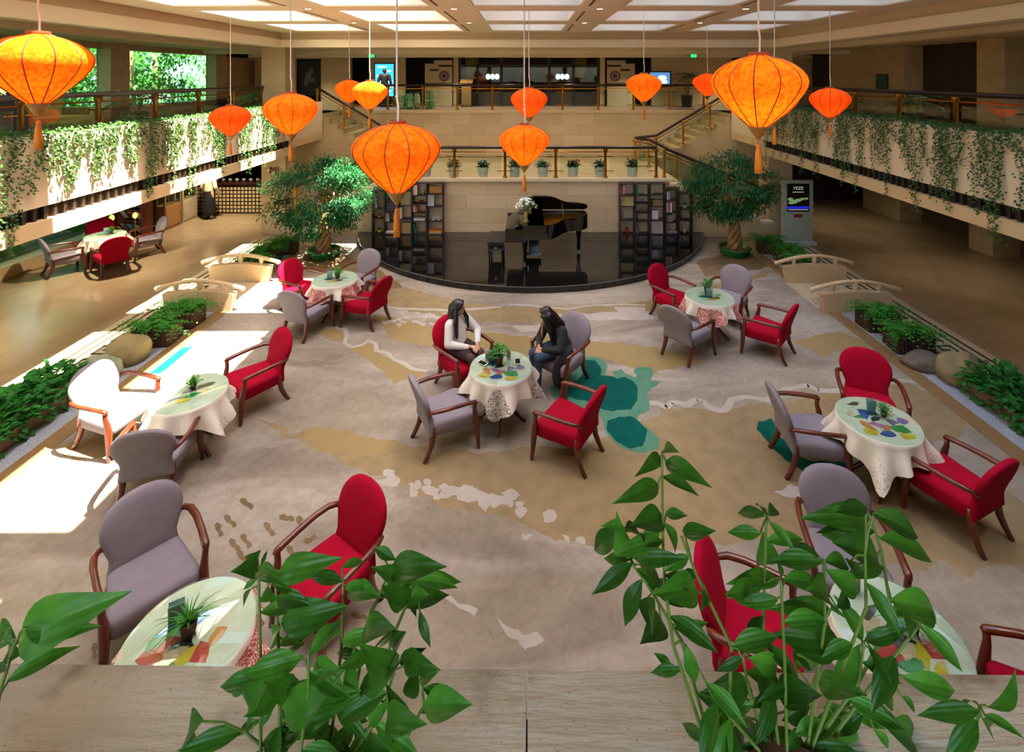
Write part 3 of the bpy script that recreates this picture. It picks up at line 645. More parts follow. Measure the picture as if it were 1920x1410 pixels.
def ornament(C, c, r, fx, kind, col, label, sc=1):
    x0, x1, z, zt = cell(C, c, r); o = tag(empty('shelf_ornament', (x0+(x1-x0)*fx, YC0+.12, z+.001)), label, 'ornament')
    if kind == 'ball': MB().lathe([(0, 0), (.03, 0), (.035, .015), (.02, .02)], 12).build('stand', cm('#2a1712'), o); MB().ball((0, 0, .065), .048*sc, 14, 10).build('globe', cm(col, .2), o, smooth=True)
    if kind == 'bowl': MB().lathe([(.0, 0), (.03, 0), (.06, .045), (.065, .07), (.055, .07), (.04, .03), (0, .02)], 16).build('bowl', cm(col, .25), o, smooth=True); MB().lathe([(0, 0), (.035, 0), (.03, .012), (0, .012)], 12).build('foot_ring', cm('#4a1014'), o)
    if kind == 'wheels':
        for x in (-.07, .07):
            mb = MB(); mb.tube([(x+.052*math.cos(t), 0, .055+.052*math.sin(t)) for t in [i*math.pi/8 for i in range(17)]], .009, 6, False)
            for i in range(4): mb.tube([(x, 0, .055), (x+.05*math.cos(i*math.pi/2+.4), 0, .055+.05*math.sin(i*math.pi/2+.4))], .004, 4)
            mb.build('wheel', cm(col), o)
        mb = MB(); mb.tube([(-.07, 0, .055), (-.01, 0, .15), (.06, 0, .15), (.07, 0, .055)], .008, 5); mb.tube([(-.03, 0, .15), (-.03, 0, .18)], .008, 5); mb.tube([(.06, 0, .15), (.075, 0, .19), (.04, 0, .2)], .007, 5); mb.build('frame', cm(col), o)
    if kind == 'vase': MB().lathe([(0, 0), (.03, 0), (.05, .05), (.03, .1), (.02, .13), (.035, .16), (.03, .16), (0, .1)], 14).build('vessel', cm(col, .3), o, smooth=True); MB().ball((0, 0, .17), .03, 8, 6).build('bloom', cm('#9fb07a'), o, smooth=True)
    if kind == 'apple': MB().ball((0, 0, .04), (.045, .045, .04), 12, 8).build('fruit', cm(col, .3), o, smooth=True); MB().tube([(0, 0, .07), (.008, 0, .1)], .004, 5).build('stalk', M_stem, o)
books(LC, 0, 0, ['#e0dcd2', '#6f8f64', '#8f8a80'], 'left', 'the top cell of the far left column', lean=.12)
potlet(LC, 0, 1, .5, '#d8a63a', 1, 'small yellow flowering plant on the left bookcase, far left column', '#d8a63a', .8)
potlet(LC, 0, 2, .55, '#d8c020', 1, 'tiny plant in a bright yellow pot, left bookcase bottom cell')
books(LC, 1, 0, ['#12905a', '#12905a'], 'left', 'the top cell of the second column', lean=.1)
boxthing(LC, 1, 1, '#3d4d63', .05, .95, .92, 'dark blue framed picture standing in the left bookcase', 'picture_frame', 'picture', '#1c2028')
books(LC, 1, 2, ['#8f8a80', '#d8c8b4', '#8f8a80'], 'left', 'the third cell of the second column')
books(LC, 1, 3, ['#8f8a80', '#e0dcd2'], 'left', 'the bottom cell of the second column', flat=True)
boxthing(LC, 2, 0, '#8f8060', .2, .95, .8, 'khaki lidded box in the left bookcase behind the big lantern tassel')
books(LC, 2, 1, ['#d8a63a', '#d8c8b4'], 'left', 'the middle cell of the third column')
boxthing(LC, 2, 2, '#a88a5c', .3, .95, .75, 'tan lidded box in the bottom cell of the left bookcase')
books(LC, 3, 0, ['#c98d86', '#d8c8b4', '#d8c8b4'], 'left', 'the top cell of the fourth column')
ornament(LC, 3, 0, .75, 'vase', '#8f9a5c', 'pale green round vase in the top row of the left bookcase')
ornament(LC, 3, 1, .6, 'bowl', '#c01a24', 'shiny red bowl in the left bookcase')
books(LC, 3, 2, ['#e0dcd2', '#c98d86', '#c8642a'], 'left', 'the third cell of the fourth column', lean=.1)
books(LC, 3, 3, ['#8f8a80', '#e0dcd2', '#8f8a80'], 'left', 'the fourth cell of the fourth column', flat=True)
books(LC, 3, 4, ['#12905a'], 'left', 'the bottom cell of the fourth column', lean=.25)
boxthing(LC, 4, 0, '#a87838', .1, .95, .75, 'orange-brown picture in the top right cell of the left bookcase', 'picture_frame', 'picture', '#8a6330')
boxthing(LC, 4, 1, '#aeb8bc', .0, .42, .92, 'pale blue-grey framed card in the left bookcase', 'picture_frame', 'picture', '#dfe3e4')
ornament(LC, 4, 2, .55, 'wheels', '#d4cdbf', 'white toy bicycle ornament in the left bookcase')
books(LC, 4, 3, ['#8f8a80', '#d8a63a', '#c8642a'], 'left', 'the bottom cell nearest the piano', flat=True)
books(RC, 0, 0, ['#c98d86', '#9c2330', '#c98d86'], 'right', 'the top cell nearest the piano')
boxthing(RC, 0, 1, '#b3a566', .02, .98, .93, 'large yellow framed board in the right bookcase', 'picture_frame', 'picture', '#9c8f58')
books(RC, 0, 2, ['#e0dcd2', '#8f8a80', '#e0dcd2'], 'right', 'the third cell nearest the piano', lean=.2)
potlet(RC, 0, 3, .5, '#b01c24', 1, 'leafy plant in a red pot, bottom cell of the right bookcase', None, 1.2)
books(RC, 1, 0, ['#12905a', '#12905a'], 'right', 'the top cell of the second column')
ornament(RC, 1, 0, .82, 'apple', '#86c878', 'pale green apple ornament in the right bookcase')
ornament(RC, 1, 1, .55, 'ball', '#6f66b0', 'purple glass ball ornament in the right bookcase', .9)
ornament(RC, 1, 2, .6, 'wheels', '#6a5a50', 'dark brown wheeled ornament in the right bookcase')
books(RC, 1, 3, ['#6f8f64', '#12905a'], 'right', 'the fourth cell of the second column', lean=.2)
books(RC, 1, 4, ['#9c2330', '#e0dcd2'], 'right', 'the bottom cell of the second column', lean=.25)
books(RC, 2, 0, ['#d8c8b4', '#d8c8b4'], 'right', 'the top cell of the third column', lean=.08)
boxthing(RC, 2, 1, '#7d6a4c', .15, .9, .55, 'flat brown lidded box in the right bookcase')
boxthing(RC, 2, 2, '#d8c4c4', .1, .55, .7, 'pale pink lidded box in the right bookcase')
boxthing(RC, 2, 3, '#a8a09a', .04, .92, .92, 'large grey-white board in the bottom row of the right bookcase', 'picture_frame', 'picture', '#9a918a')
books(RC, 3, 0, ['#6d5a78', '#e0dcd2', '#8f8a80'], 'right', 'the top cell of the fourth column')
books(RC, 3, 1, ['#e0dcd2', '#c98d86', '#9c2330', '#e0dcd2'], 'right', 'the second cell of the fourth column')
boxthing(RC, 3, 2, '#847a6c', .08, .6, .75, 'grey-brown lidded box in the right bookcase')
books(RC, 3, 3, ['#6d5a78', '#8f8a80'], 'right', 'the bottom cell of the fourth column', flat=True)
potlet(RC, 4, 0, .5, '#cdbcae', 1, 'leafy plant in a pale pot at the low end of the right bookcase', None, 1.2)
books(RC, 4, 1, ['#8f8a80', '#8f8a80'], 'right', 'the middle cell of the far right column', lean=.2)
ornament(RC, 4, 2, .5, 'vase', '#b8ad84', 'small cream vase in the bottom right cell of the right bookcase')

# --- railings
def railing(name, label, pts, posts, h=.95, top_m=M_dwood, post_m=M_brass, glass=True, planted=0, pw=.045):
    "pts: polyline of base points; posts: base points"
    root = tag(empty(name, posts[0]), label, 'railing'); o0 = Vector(posts[0]); q = [Vector(p)-o0 for p in posts]; pp = [Vector(p)-o0 for p in pts]; up = Vector((0, 0, 1))
    MB().tube([p+up*h for p in pp], .045, 8).build('handrail', top_m, root)
    MB().tube([p+up*(h-.13) for p in pp], .014, 6).build('mid_rail', M_brass, root)
    for p in q:
        mb = MB(); mb.lathe([(pw*1.6, 0), (pw*1.6, .03), (pw, .05), (pw*.9, h-.14), (pw*1.5, h-.1), (pw*1.5, h-.05), (pw, h-.03)], 10, p); mb.build('post', post_m, root, smooth=False, auto=40)
    if glass:
        for a, b in zip(q, q[1:]):
            d = (b-a); dn = d.normalized(); a2 = a+dn*.12; b2 = b-dn*.12; n = Vector((-d.y, d.x, 0)).normalized()*.005
            z0, z1 = up*.1, up*(h-.2)
            MB().add([a2-n+z0, b2-n+z0, b2+n+z0, a2+n+z0, a2-n+z1, b2-n+z1, b2+n+z1, a2+n+z1], [(0,3,2,1),(4,5,6,7),(0,1,5,4),(1,2,6,5),(2,3,7,6),(3,0,4,7)]).build('glass_panel', M_glass, root)
            for zz in (.2, h-.27):
                for e, sgn in ((a, 1), (b, -1)): MB().tube([e+up*zz, e+dn*sgn*.24+up*zz], .012, 5).build('clamp', M_brass, root)
    return root
def line(a, b, n): return [tuple(Vector(a).lerp(Vector(b), i/(n-1))) for i in range(n)]
yl = [.75+1.36*i for i in range(11)]
railing('balcony_railing', 'wooden handrail with brass posts along the left planted balcony', [(-7.62, .75, 3.45), (-7.62, 14.45, 3.45)], [(-7.62, y, 3.45) for y in yl], 1.0, post_m=mat('bronze_post', '#6b4a1c', .35, metal=.7))
railing('balcony_railing', 'wooden handrail with brass posts along the right planted balcony', [(7.62, .75, 3.45), (7.62, 14.45, 3.45)], [(7.62, y, 3.45) for y in yl], 1.0)
xb = [(u-UC)*19.4/FPX for u in (662, 727, 792, 857, 923, 990, 1055, 1122, 1188, 1255, 1320)]
railing('gallery_railing', 'brass and glass railing along the far upper gallery', [(xb[0], 19.45, 3.47), (xb[-1], 19.45, 3.47)], [(x, 19.45, 3.47) for x in xb], .95)
xl = [(u-UC)*14.95/FPX for u in (757, 852, 947, 1042, 1135, 1230)]
railing('landing_railing', 'brass and glass railing on the ledge above the piano stage', [(xl[0], 14.95, 1.745), (xl[-1], 14.95, 1.745)], [(x, 14.95, 1.745) for x in xl], .9)
for s, nm in ((-1, 'left'), (1, 'right')):
    a, b = (s*3.75, 17.45, 1.74), (s*7.4, 17.45, 3.5); sl_ = [(s*3.75, 17.45, 1.70), (s*4.5, 17.45, 1.78), (s*7.3, 17.45, 3.45)]
    railing('stair_railing', 'sloping dark handrail of the upper %s stair flight' % nm, sl_, [sl_[0]]+line(sl_[1], sl_[2], 4), .92, post_m=M_gold)
    s2 = [(s*3.75, 17.3, 1.70), (s*4.2, 17.3, 1.66), (s*7.1, 17.3, .25)]
    railing('stair_railing', 'handrail going down behind the %s tree, inner side of the lower flight' % nm, s2, [s2[0]]+line(s2[1], s2[2], 4), .92, post_m=M_gold)
    s3 = [(s*4.1, 14.97, 1.72), (s*6.9, 14.97, .58)]
    railing('stair_railing', 'handrail stepping down over the %s bookcase, outer side of the lower flight' % nm, s3, line(s3[0], s3[1], 4), .9, post_m=M_gold)
# --- pots on the ledge
random.seed(11)
bl = [None, '#a8484a', '#e4e0d8', None, None, '#a8484a', '#e4e0d8', '#7c2f3a']
wh = ['leftmost, half hidden by the big lantern', 'second from the left', 'third from the left', 'fourth from the left', 'fourth from the right', 'third from the right', 'second from the right', 'rightmost']
for i, u in enumerate((797, 850, 905, 965, 1018, 1075, 1125, 1187)):
    o = tag(empty('potted_plant', ((u-UC)*15.2/FPX, 15.32, 1.641)), 'silver bucket with bushy plant on the ledge, %s' % wh[i], 'plant', 'silver buckets on the ledge'); o.scale = (1.22, 1.22, 1.22)
    MB().lathe([(.0, 0), (.1, 0), (.105, .01), (.14, .3), (.147, .305), (.135, .31), (.125, .27), (0, .26)], 18).build('bucket', M_silver, o, auto=40)
    mb = MB()
    for j in range(150):
        a = random.uniform(0, 6.28); e = random.uniform(.1, 1.5); R = random.uniform(.08, .22); c = Vector((R*math.cos(a)*math.cos(e), R*math.sin(a)*math.cos(e), .28+R*math.sin(e)*.9)); d = Vector((math.cos(a), math.sin(a), random.uniform(-.4, .6))).normalized(); q = d.cross(Vector((0, 0, 1))).normalized()*.028
        mb.add([c-d*.045, c+q, c+d*.055, c-q], [(0, 1, 2, 3)])
    mb.build('foliage', M_leafC, o)
    if bl[i]:
        mb = MB()
        for j in range(12):
            a = random.uniform(0, 6.28); r = random.uniform(0, .15); mb.ball((r*math.cos(a), r*math.sin(a), .42+random.uniform(-.05, .06)), .026, 7, 5)
        mb.build('blossoms', cm(bl[i]), o, smooth=True)
# ================================================================ CHAIRS
def lean(z): return -.262-.165*max(0, (z-.44))/.49*(.75+.25*max(0, (z-.44))/.49)
def chair_meshes(fab, nm):
    D = {}
    # backrest: balloon outline swept through its thickness
    ctl = [(.30, .27), (.40, .262), (.46, .25), (.50, .248), (.56, .27), (.62, .296), (.69, .311), (.75, .306), (.81, .281), (.86, .237), (.90, .174), (.922, .10), (.932, 0)]
    def wd(z):
        for (a, wa), (b, wb) in zip(ctl, ctl[1:]):
            if a <= z <= b: t = (z-a)/(b-a); t = t*t*(3-2*t)*.4+t*.6; return wa+(wb-wa)*t
        return 0
    zs = [.30+i*.0285 for i in range(20)]+[.862, .88, .896, .91, .92, .927, .931]
    right = [(wd(z), z) for z in zs]+[(0.0, .9325)]; outl = right+[(-x, z) for x, z in right[-2::-1]]
    cxz = (0, .64); mb = MB(); n = len(outl)
    layers = [(-.046, .55), (-.044, .8), (-.036, .95), (-.02, 1), (.012, 1), (.03, .95), (.04, .8), (.046, .5)]
    for d, s in layers:
        for x, z in outl: X = cxz[0]+(x)*s; Z = cxz[1]+(z-cxz[1])*s; mb.v.append((X, lean(Z)+d, Z))
    fs = []
    for l in range(len(layers)-1):
        for i in range(n): a = l*n+i; b = l*n+(i+1) % n; fs.append((a, b, b+n, a+n))
    fs += [tuple(range(n-1, -1, -1)), tuple(range((len(layers)-1)*n, len(layers)*n))]
    mb.f = fs; mb.mi = [0]*len(fs); D['backrest'] = mb.mesh('backrest_'+nm, fab, True)
    # seat: rounded trapezoid cushion
    def rr(hw0, hw1, y0, y1, r, k=5):
        P = []
        for cx_, cy_, a0 in ((hw1-r, y1-r, 0), (-hw1+r, y1-r, 90), (-hw0+r, y0+r, 180), (hw0-r, y0+r, 270)):
            for i in range(k+1): a = math.radians(a0+90*i/k); P.append((cx_+r*math.cos(a), cy_+r*math.sin(a)))
        return P
    mb = MB(); base = rr(.27, .325, -.27, .315, .07); n = len(base)
    lay = [(.285, .95), (.30, .99), (.36, 1), (.405, 1), (.432, .965), (.447, .86), (.455, .6), (.458, .25)]
    for z, s in lay:
        for x, y in base: mb.v.append((x*s, .02+(y-.02)*s, z))
    fs = []
    for l in range(len(lay)-1):
        for i in range(n): a = l*n+i; b = l*n+(i+1) % n; fs.append((a, b, b+n, a+n))
    fs += [tuple(range(n-1, -1, -1)), tuple(range((len(lay)-1)*n, len(lay)*n))]; mb.f = fs; mb.mi = [0]*len(fs)
    D['seat'] = mb.mesh('seat_'+nm, fab, True)
    for s, q in ((-1, 'l'), (1, 'r')):
        arm = [(s*.285, -.325, .60), (s*.318, -.305, .628), (s*.352, -.23, .64), (s*.368, -.1, .638), (s*.366, .08, .628), (s*.36, .2, .618), (s*.357, .275, .608), (s*.357, .30, .59)]
        D['arm_'+q] = MB().tube(arm, [.022, .027, .03, .03, .03, .031, .032, .02], 8, flat=.8).mesh('arm_'+q, M_wood, True)
        D['fleg_'+q] = MB().tube([(s*.357, .272, .60), (s*.352, .268, .52), (s*.34, .285, .44), (s*.338, .30, .33), (s*.345, .312, .15), (s*.356, .325, 0)], [.026, .028, .036, .04, .032, .022], 8).mesh('front_leg_'+q, M_wood, True)
        D['rleg_'+q] = MB().tube([(s*.235, -.235, .40), (s*.238, -.24, .30), (s*.243, -.265, .18), (s*.25, -.315, .07), (s*.254, -.362, 0)], [.034, .04, .035, .029, .024], 8).mesh('rear_leg_'+q, M_wood, True)
    return D
CHM = {'red': chair_meshes(M_red, 'red'), 'lilac': chair_meshes(M_lil, 'lilac')}
def chair(kind, x, y, deg, label, z=0):
    o = tag(empty('armchair', (x, y, z), math.radians(deg-90)), label, 'armchair', 'round-backed lounge armchairs'); D = CHM[kind]
    inst('seat', D['seat'], o); inst('backrest', D['backrest'], o)
    for q in 'lr': inst('armrest', D['arm_'+q], o); inst('leg', D['fleg_'+q], o); inst('leg', D['rleg_'+q], o)
    return o
CZF = .0135
for k, x, y, a, lab, z in (
 ('red', -4.609, 10.327, 339, 'red armchair with sunlit back beside the left stone bridge', CZF),
 ('lilac', -3.62, 10.731, 247, 'lilac armchair nearest the left edge of the black stage', CZF),
 ('lilac', -4.116, 9.344, 71.5, 'lilac armchair seen from behind at the left rear table', CZF),
 ('red', -3.099, 9.702, 158, 'red armchair on the right of the left rear table', CZF),
 ('lilac', -1.076, 6.562, 30, 'empty lilac armchair at the centre table, front left', CZF),
 ('red', .525, 6.345, 147, 'empty red armchair beside the teal pool of the carpet', CZF),
 ('red', -.984, 7.739, 319, 'red armchair in which the woman in white sits', CZF),
 ('lilac', .529, 7.817, 227, 'lilac armchair in which the woman in the dark coat sits', CZF),
 ('red', 2.883, 9.908, 310, 'red armchair nearest the right edge of the black stage', CZF),
 ('lilac', 3.973, 9.863, 226.5, 'lilac armchair at the right rear table, far side', CZF),
 ('lilac', 2.74, 8.617, 41, 'lilac armchair seen from behind at the right rear table', CZF),
 ('red', 4.167, 8.661, 137, 'red armchair on the near right of the right rear table', CZF),
 ('red', 4.573, 6.67, 246, 'red armchair facing the viewer behind the right table', CZF),
 ('lilac', 3.445, 6.143, 355, 'lilac armchair on the left of the right table, over a teal pool', CZF),
 ('red', 4.60, 5.37, 113, 'red armchair on the near right of the right table', CZF),
 ('lilac', -5.396, 6.581, 348.7, 'lilac armchair in full sun by the left hedge', CZF),
 ('red', -3.943, 7.295, 228, 'red armchair standing alone right of the sunlit left table', CZF),
 ('lilac', -4.291, 5.824, 105, 'lilac armchair seen from behind at the sunlit left table', CZF),
 ('lilac', 2.892, 4.52, 256, 'lilac armchair behind the tall plant on the right ledge', CZF),
 ('red', 1.779, 3.891, 335, 'red armchair half hidden by the right foreground plant', CZF),
 ('red', 3.60, 3.34, 163, 'red armchair cut off at the lower right corner', CZF),
 ('lilac', -3.29, 4.376, 316, 'large lilac armchair at the lower left table', CZF),
 ('red', -1.737, 4.411, 236, 'red armchair behind the left foreground plant', CZF),
 ('lilac', -11.244, 12.178, 53.7, 'lilac armchair at the marble hall table, by the kerb', 0),
 ('red', -10.122, 12.241, 140, 'red armchair seen from behind in the left marble hall', 0),
 ('lilac', -10.183, 13.405, 231, 'lilac armchair in the left marble hall near the magazine stand', 0),
 ('red', -11.24, 13.3, 320, 'red armchair under the left balcony by the garden window', 0)):
    chair(k, x, y, a, lab, z)

# ================================================================ TABLES
TR = .415
def clothmat(name, base, print_col, thr, dens):
    m = mat(name, base, .85, bump=.05, scale=10, bscale=500); n = m.node_tree.nodes; L = m.node_tree.links; b = n['Principled BSDF']
    uv = n.new('ShaderNodeUVMap'); sp = n.new('ShaderNodeSeparateXYZ'); L.new(uv.outputs[0], sp.inputs[0])
    ab = [n.new('ShaderNodeMath') for _ in range(2)]
    for i, q in enumerate(ab): q.operation = 'ABSOLUTE'; L.new(sp.outputs[i], q.inputs[0])
    mn = n.new('ShaderNodeMath'); mn.operation = 'MINIMUM'; L.new(ab[0].outputs[0], mn.inputs[0]); L.new(ab[1].outputs[0], mn.inputs[1])
    gt = n.new('ShaderNodeMath'); gt.operation = 'GREATER_THAN'; gt.inputs[1].default_value = thr; L.new(mn.outputs[0], gt.inputs[0])
    vo = n.new('ShaderNodeTexVoronoi'); vo.inputs['Scale'].default_value = 26; L.new(uv.outputs[0], vo.inputs['Vector'])
    nz_ = n.new('ShaderNodeTexNoise'); nz_.inputs['Scale'].default_value = 30; nz_.inputs['Distortion'].default_value = 3; L.new(uv.outputs[0], nz_.inputs['Vector'])
    g2 = n.new('ShaderNodeMath'); g2.operation = 'GREATER_THAN'; g2.inputs[1].default_value = dens; L.new(nz_.outputs[0], g2.inputs[0])
    ln = n.new('ShaderNodeVectorMath'); ln.operation = 'LENGTH'; L.new(uv.outputs[0], ln.inputs[0]); g3 = n.new('ShaderNodeMath'); g3.operation = 'GREATER_THAN'; g3.inputs[1].default_value = .47; L.new(ln.outputs['Value'], g3.inputs[0]); m0 = n.new('ShaderNodeMath'); m0.operation = 'MULTIPLY'; L.new(gt.outputs[0], m0.inputs[0]); L.new(g3.outputs[0], m0.inputs[1])
    ml = n.new('ShaderNodeMath'); ml.operation = 'MULTIPLY'; L.new(m0.outputs[0], ml.inputs[0]); L.new(g2.outputs[0], ml.inputs[1])
    mx = n.new('ShaderNodeMix'); mx.data_type = 'RGBA'; L.new(ml.outputs[0], mx.inputs[0]); mx.inputs[6].default_value = (*hexc(base), 1); mx.inputs[7].default_value = (*hexc(print_col), 1); L.new(mx.outputs[2], b.inputs['Base Color'])
    return m
CLOTH = {'red': clothmat('cloth_red_print', '#e2dac8', '#b83830', .16, .46), 'grey': clothmat('cloth_grey_print', '#e0d8c6', '#4d464a', .3, .52), 'plain': clothmat('cloth_plain', '#e2dac8', '#8a7f78', .4, .6)}
def cloth_mesh(seed, half=.64):
    n = 120; R = TR+.008; rings = [0, .3, .9, .985]; drops = [.0, .12, .3, .5, .7, .85, 1]; v = [(0, 0, .742)]; uv = [(0, 0)]; rr = random.Random(seed); ph = [rr.uniform(0, 6.28) for _ in range(4)]
    for i in range(n):
        a = 2*math.pi*i/n; L_ = half/max(abs(math.cos(a)), abs(math.sin(a))); L_ = min(L_, half*1.36); D = L_-TR; sw = .5+.55*math.sin(11*a+ph[0]+.6*math.sin(3*a+ph[2]))+.35*math.sin(4*a+ph[1]); col = []
        for r in rings[1:]: col.append((R*r, .742, R*r))
        for d in drops:
            out = R+.004+d*D*(.06+.42*max(0, sw)*min(1, d*1.6)); col.append((out, .738-D*d*(.97-.05*sw), TR+D*d))
        for r, z, l in col: v.append((r*math.cos(a), r*math.sin(a), z)); uv.append((l*math.cos(a), l*math.sin(a)))
    m = len(rings)-1+len(drops); f = [(0, 1+i*m, 1+((i+1) % n)*m) for i in range(n)]
    for i in range(n):
        j = (i+1) % n
        for k in range(m-1): f.append((1+i*m+k, 1+i*m+k+1, 1+j*m+k+1, 1+j*m+k))
    me = bpy.data.meshes.new('tablecloth'); me.from_pydata(v, [], f); ul = me.uv_layers.new(name='UVMap')
    for lp in me.loops: ul.data[lp.index].uv = uv[lp.vertex_index]
    me.polygons.foreach_set('use_smooth', [True]*len(f)); me.update(); return me
M_tglass = glassmat('table_glass', (.9, .98, .94), .1, refl=.22)
PRC = {'y': '#e0b81e', 'b': '#1d4fa0', 'g': '#0f8a3c', 'p': '#c46aa8', 'o': '#d8803c', 'r': '#c8282c', 'v': '#8a6aa6', 'k': '#2a2a32', 's': '#d8b090', 'n': '#6a4a2a'}
PRINTS = {
 'people': [('y', -.22, -.2, .13, .1, .3), ('o', -.19, -.1, .07, .12, .5), ('g', -.16, .06, .1, .05, .2), ('b', -.05, -.24, .15, .12, .1), ('p', -.05, -.1, .12, .08, -.3), ('o', .02, -.13, .1, .05, .6), ('b', -.1, .1, .12, .1, .7), ('g', .16, -.16, .14, .1, -.2), ('y', .14, -.28, .12, .08, .1), ('v', .14, -.04, .1, .1, .3), ('v', .27, -.03, .08, .1, .5), ('k', -.02, .02, .12, .06, .3), ('s', .2, .08, .1, .05, .4), ('s', -.25, .12, .08, .05, .9), ('n', -.1, .28, .1, .05, .2)],
 'court': [('r', -.12, -.1, .16, .12, .5), ('g', -.2, -.04, .12, .08, .9), ('s', -.14, .06, .14, .09, .6), ('k', -.1, .13, .18, .04, .6), ('k', .0, -.06, .12, .08, .2), ('y', .06, -.14, .12, .1, .7), ('r', .16, -.12, .1, .12, .9), ('o', .2, .0, .1, .06, 1.1), ('b', .02, .1, .1, .12, .3), ('g', -.05, -.2, .12, .07, .1), ('y', .12, -.24, .1, .06, .6), ('s', -.02, -.12, .14, .05, .5)],
 'sparse': [('g', -.14, -.02, .14, .07, .2), ('y', -.02, -.14, .14, .05, .1), ('n', .12, -.06, .12, .07, .5), ('g', .18, .04, .1, .06, .3), ('o', .04, -.1, .08, .05, .9)],
 'few': [('b', -.1, -.14, .2, .04, .7), ('g', .06, -.05, .18, .07, .6), ('y', .02, -.16, .12, .08, .3), ('v', .0, .06, .18, .05, .5), ('k', .03, .12, .14, .05, .3), ('n', .12, .16, .12, .07, .4), ('s', .14, .06, .1, .05, .2)]}
TOPZ = .7545
def table(x, y, rot, cloth, prn, label, cdesc, z=CZF):
    t = tag(empty('round_table', (x, y, z), rot), label, 'table', 'round pedestal tables')
    MB().lathe([(0, .712), (TR-.03, .712), (TR, .722), (TR, .737), (0, .737)], 40).build('tabletop', M_dwood, t)
    MB().lathe([(.03, .08), (.06, .12), (.075, .2), (.045, .3), (.04, .5), (.06, .62), (.09, .70), (.12, .713)], 14).build('pedestal', M_wood, t, smooth=True)
    for i in range(4):
        a = math.pi/4+i*math.pi/2; c, s = math.cos(a), math.sin(a)
        MB().tube([(c*.03, s*.03, .22), (c*.13, s*.13, .2), (c*.24, s*.24, .08), (c*.31, s*.31, .018), (c*.345, s*.345, .02)], [.028, .03, .026, .022, .014], 8).build('foot', M_wood, t, smooth=True)
    me = cloth_mesh(int(abs(x*37+y*91))); me.materials.append(CLOTH[cloth]); c = bpy.data.objects.new('tablecloth', me); COL.objects.link(c); c.location = (x, y, z); c.rotation_euler = (0, 0, rot)
    tag(c, 'cloth on the '+cdesc, 'tablecloth', 'draped tablecloths')
    p = tag(empty('table_print', (x, y, z+.7435)), 'coloured print under the glass of the '+cdesc, 'print')
    for i, (cc, px, py, a, b, r) in enumerate(PRINTS[prn]):
        rr = random.Random(i*13+len(prn)); poly = []
        for j in range(7): th_ = j*2*math.pi/7+.3; R_ = rr.uniform(.55, 1.25); q = (a*.8*R_*math.cos(th_), b*.72*R_*math.sin(th_)); poly.append((px+q[0]*math.cos(r)-q[1]*math.sin(r), py+q[0]*math.sin(r)+q[1]*math.cos(r)))
        MB().prism(poly, i*.0001, .0008+i*.0001).build('colour_patch', cm(PRC[cc], .5), p)
    MB().lathe([(0, .7465), (TR+.005, .7465), (TR+.012, .75), (TR+.005, .7535), (0, .7535)], 48).build('glass_top', M_tglass, t, smooth=False, auto=30)
    return t
TB = {}
for k, x, y, rot, cl, pr, lab, cd in (
 ('T1', -3.8, 9.93, .3, 'red', 'sparse', 'small round table beside the left stone bridge', 'left rear table by the stone bridge'),
 ('T2', -.36, 6.93, .72, 'grey', 'people', 'small round table between the two seated women', 'table between the two women'),
 ('T3', 3.33, 9.15, .45, 'red', 'sparse', 'small round table right of the stage', 'right rear table below the stage'),
 ('T4', 4.1, 5.86, .2, 'plain', 'people', 'small round table over the teal pool near the right hedge', 'right table by the hedge'),
 ('T5', -4.28, 6.36, .5, 'plain', 'few', 'sunlit small round table near the left hedge', 'sunlit left table by the hedge'),
 ('T6', 2.68, 3.62, .1, 'plain', 'court', 'small round table hidden behind the right foreground plant', 'table behind the right foreground plant'),
 ('T7', -2.43, 3.6, .9, 'red', 'court', 'small round table half in sun at the lower left', 'lower left table half in sun'),
 ('T8', -10.72, 12.75, .4, 'plain', 'sparse', 'small round table in the left marble hall', 'table in the left marble hall')):
    z = 0 if k == 'T8' else CZF; TB[k] = (x, y, z+TOPZ); table(x, y, rot, cl, pr, lab, cd, z)
# things on the tables
def tplant(k, dx, dy, style, label, sc=1):
    x, y, z = TB[k]; o = tag(empty('table_plant', (x+dx, y+dy, z+.0008)), label, 'plant'); rr = random.Random(hash(k) % 99 if False else ord(k[1])); h = .085*sc
    MB().lathe([(0, 0), (.038*sc, 0), (.052*sc, h), (.046*sc, h), (.042*sc, h*.8), (0, h*.8)], 14).build('pot', cm('#4a3222', .6), o, smooth=True)
    mb = MB()
    if style == 'spider':
        for i in range(46):
            a = rr.uniform(0, 6.28); l = rr.uniform(.12, .24)*sc; e = rr.uniform(.3, 1.45); P = []; W = []
            for j in range(6): t = j/5; P.append(Vector((math.cos(a)*l*t*math.cos(e)*1.2, math.sin(a)*l*t*math.cos(e)*1.2, h*.8+l*(t*math.sin(e)-.75*t*t*(1.1-.6*math.sin(e))))))
            q = Vector((-math.sin(a), math.cos(a), 0))*.006*sc; kk = len(mb.v); mb.v += [tuple(p-q*(1-.8*j/5)) for j, p in enumerate(P)]+[tuple(p+q*(1-.8*j/5)) for j, p in enumerate(P)]; F = [(kk+j, kk+j+1, kk+7+j, kk+6+j) for j in range(5)]; mb.f += F; mb.mi += [0]*5
    else:
        for i in range(150):
            a = rr.uniform(0, 6.28); e = rr.uniform(.0, 1.5); R_ = rr.uniform(.04, .13)*sc; c = Vector((R_*math.cos(a)*math.cos(e), R_*math.sin(a)*math.cos(e), h*.9+R_*math.sin(e)*1.1)); d = Vector((math.cos(a), math.sin(a), rr.uniform(-.3, .8))).normalized(); q = d.cross(Vector((0, 0, 1))).normalized()*.011*sc
            mb.add([c-d*.018*sc, c+q, c+d*.03*sc, c-q], [(0, 1, 2, 3)])
    mb.build('foliage', M_leafD, o); return o
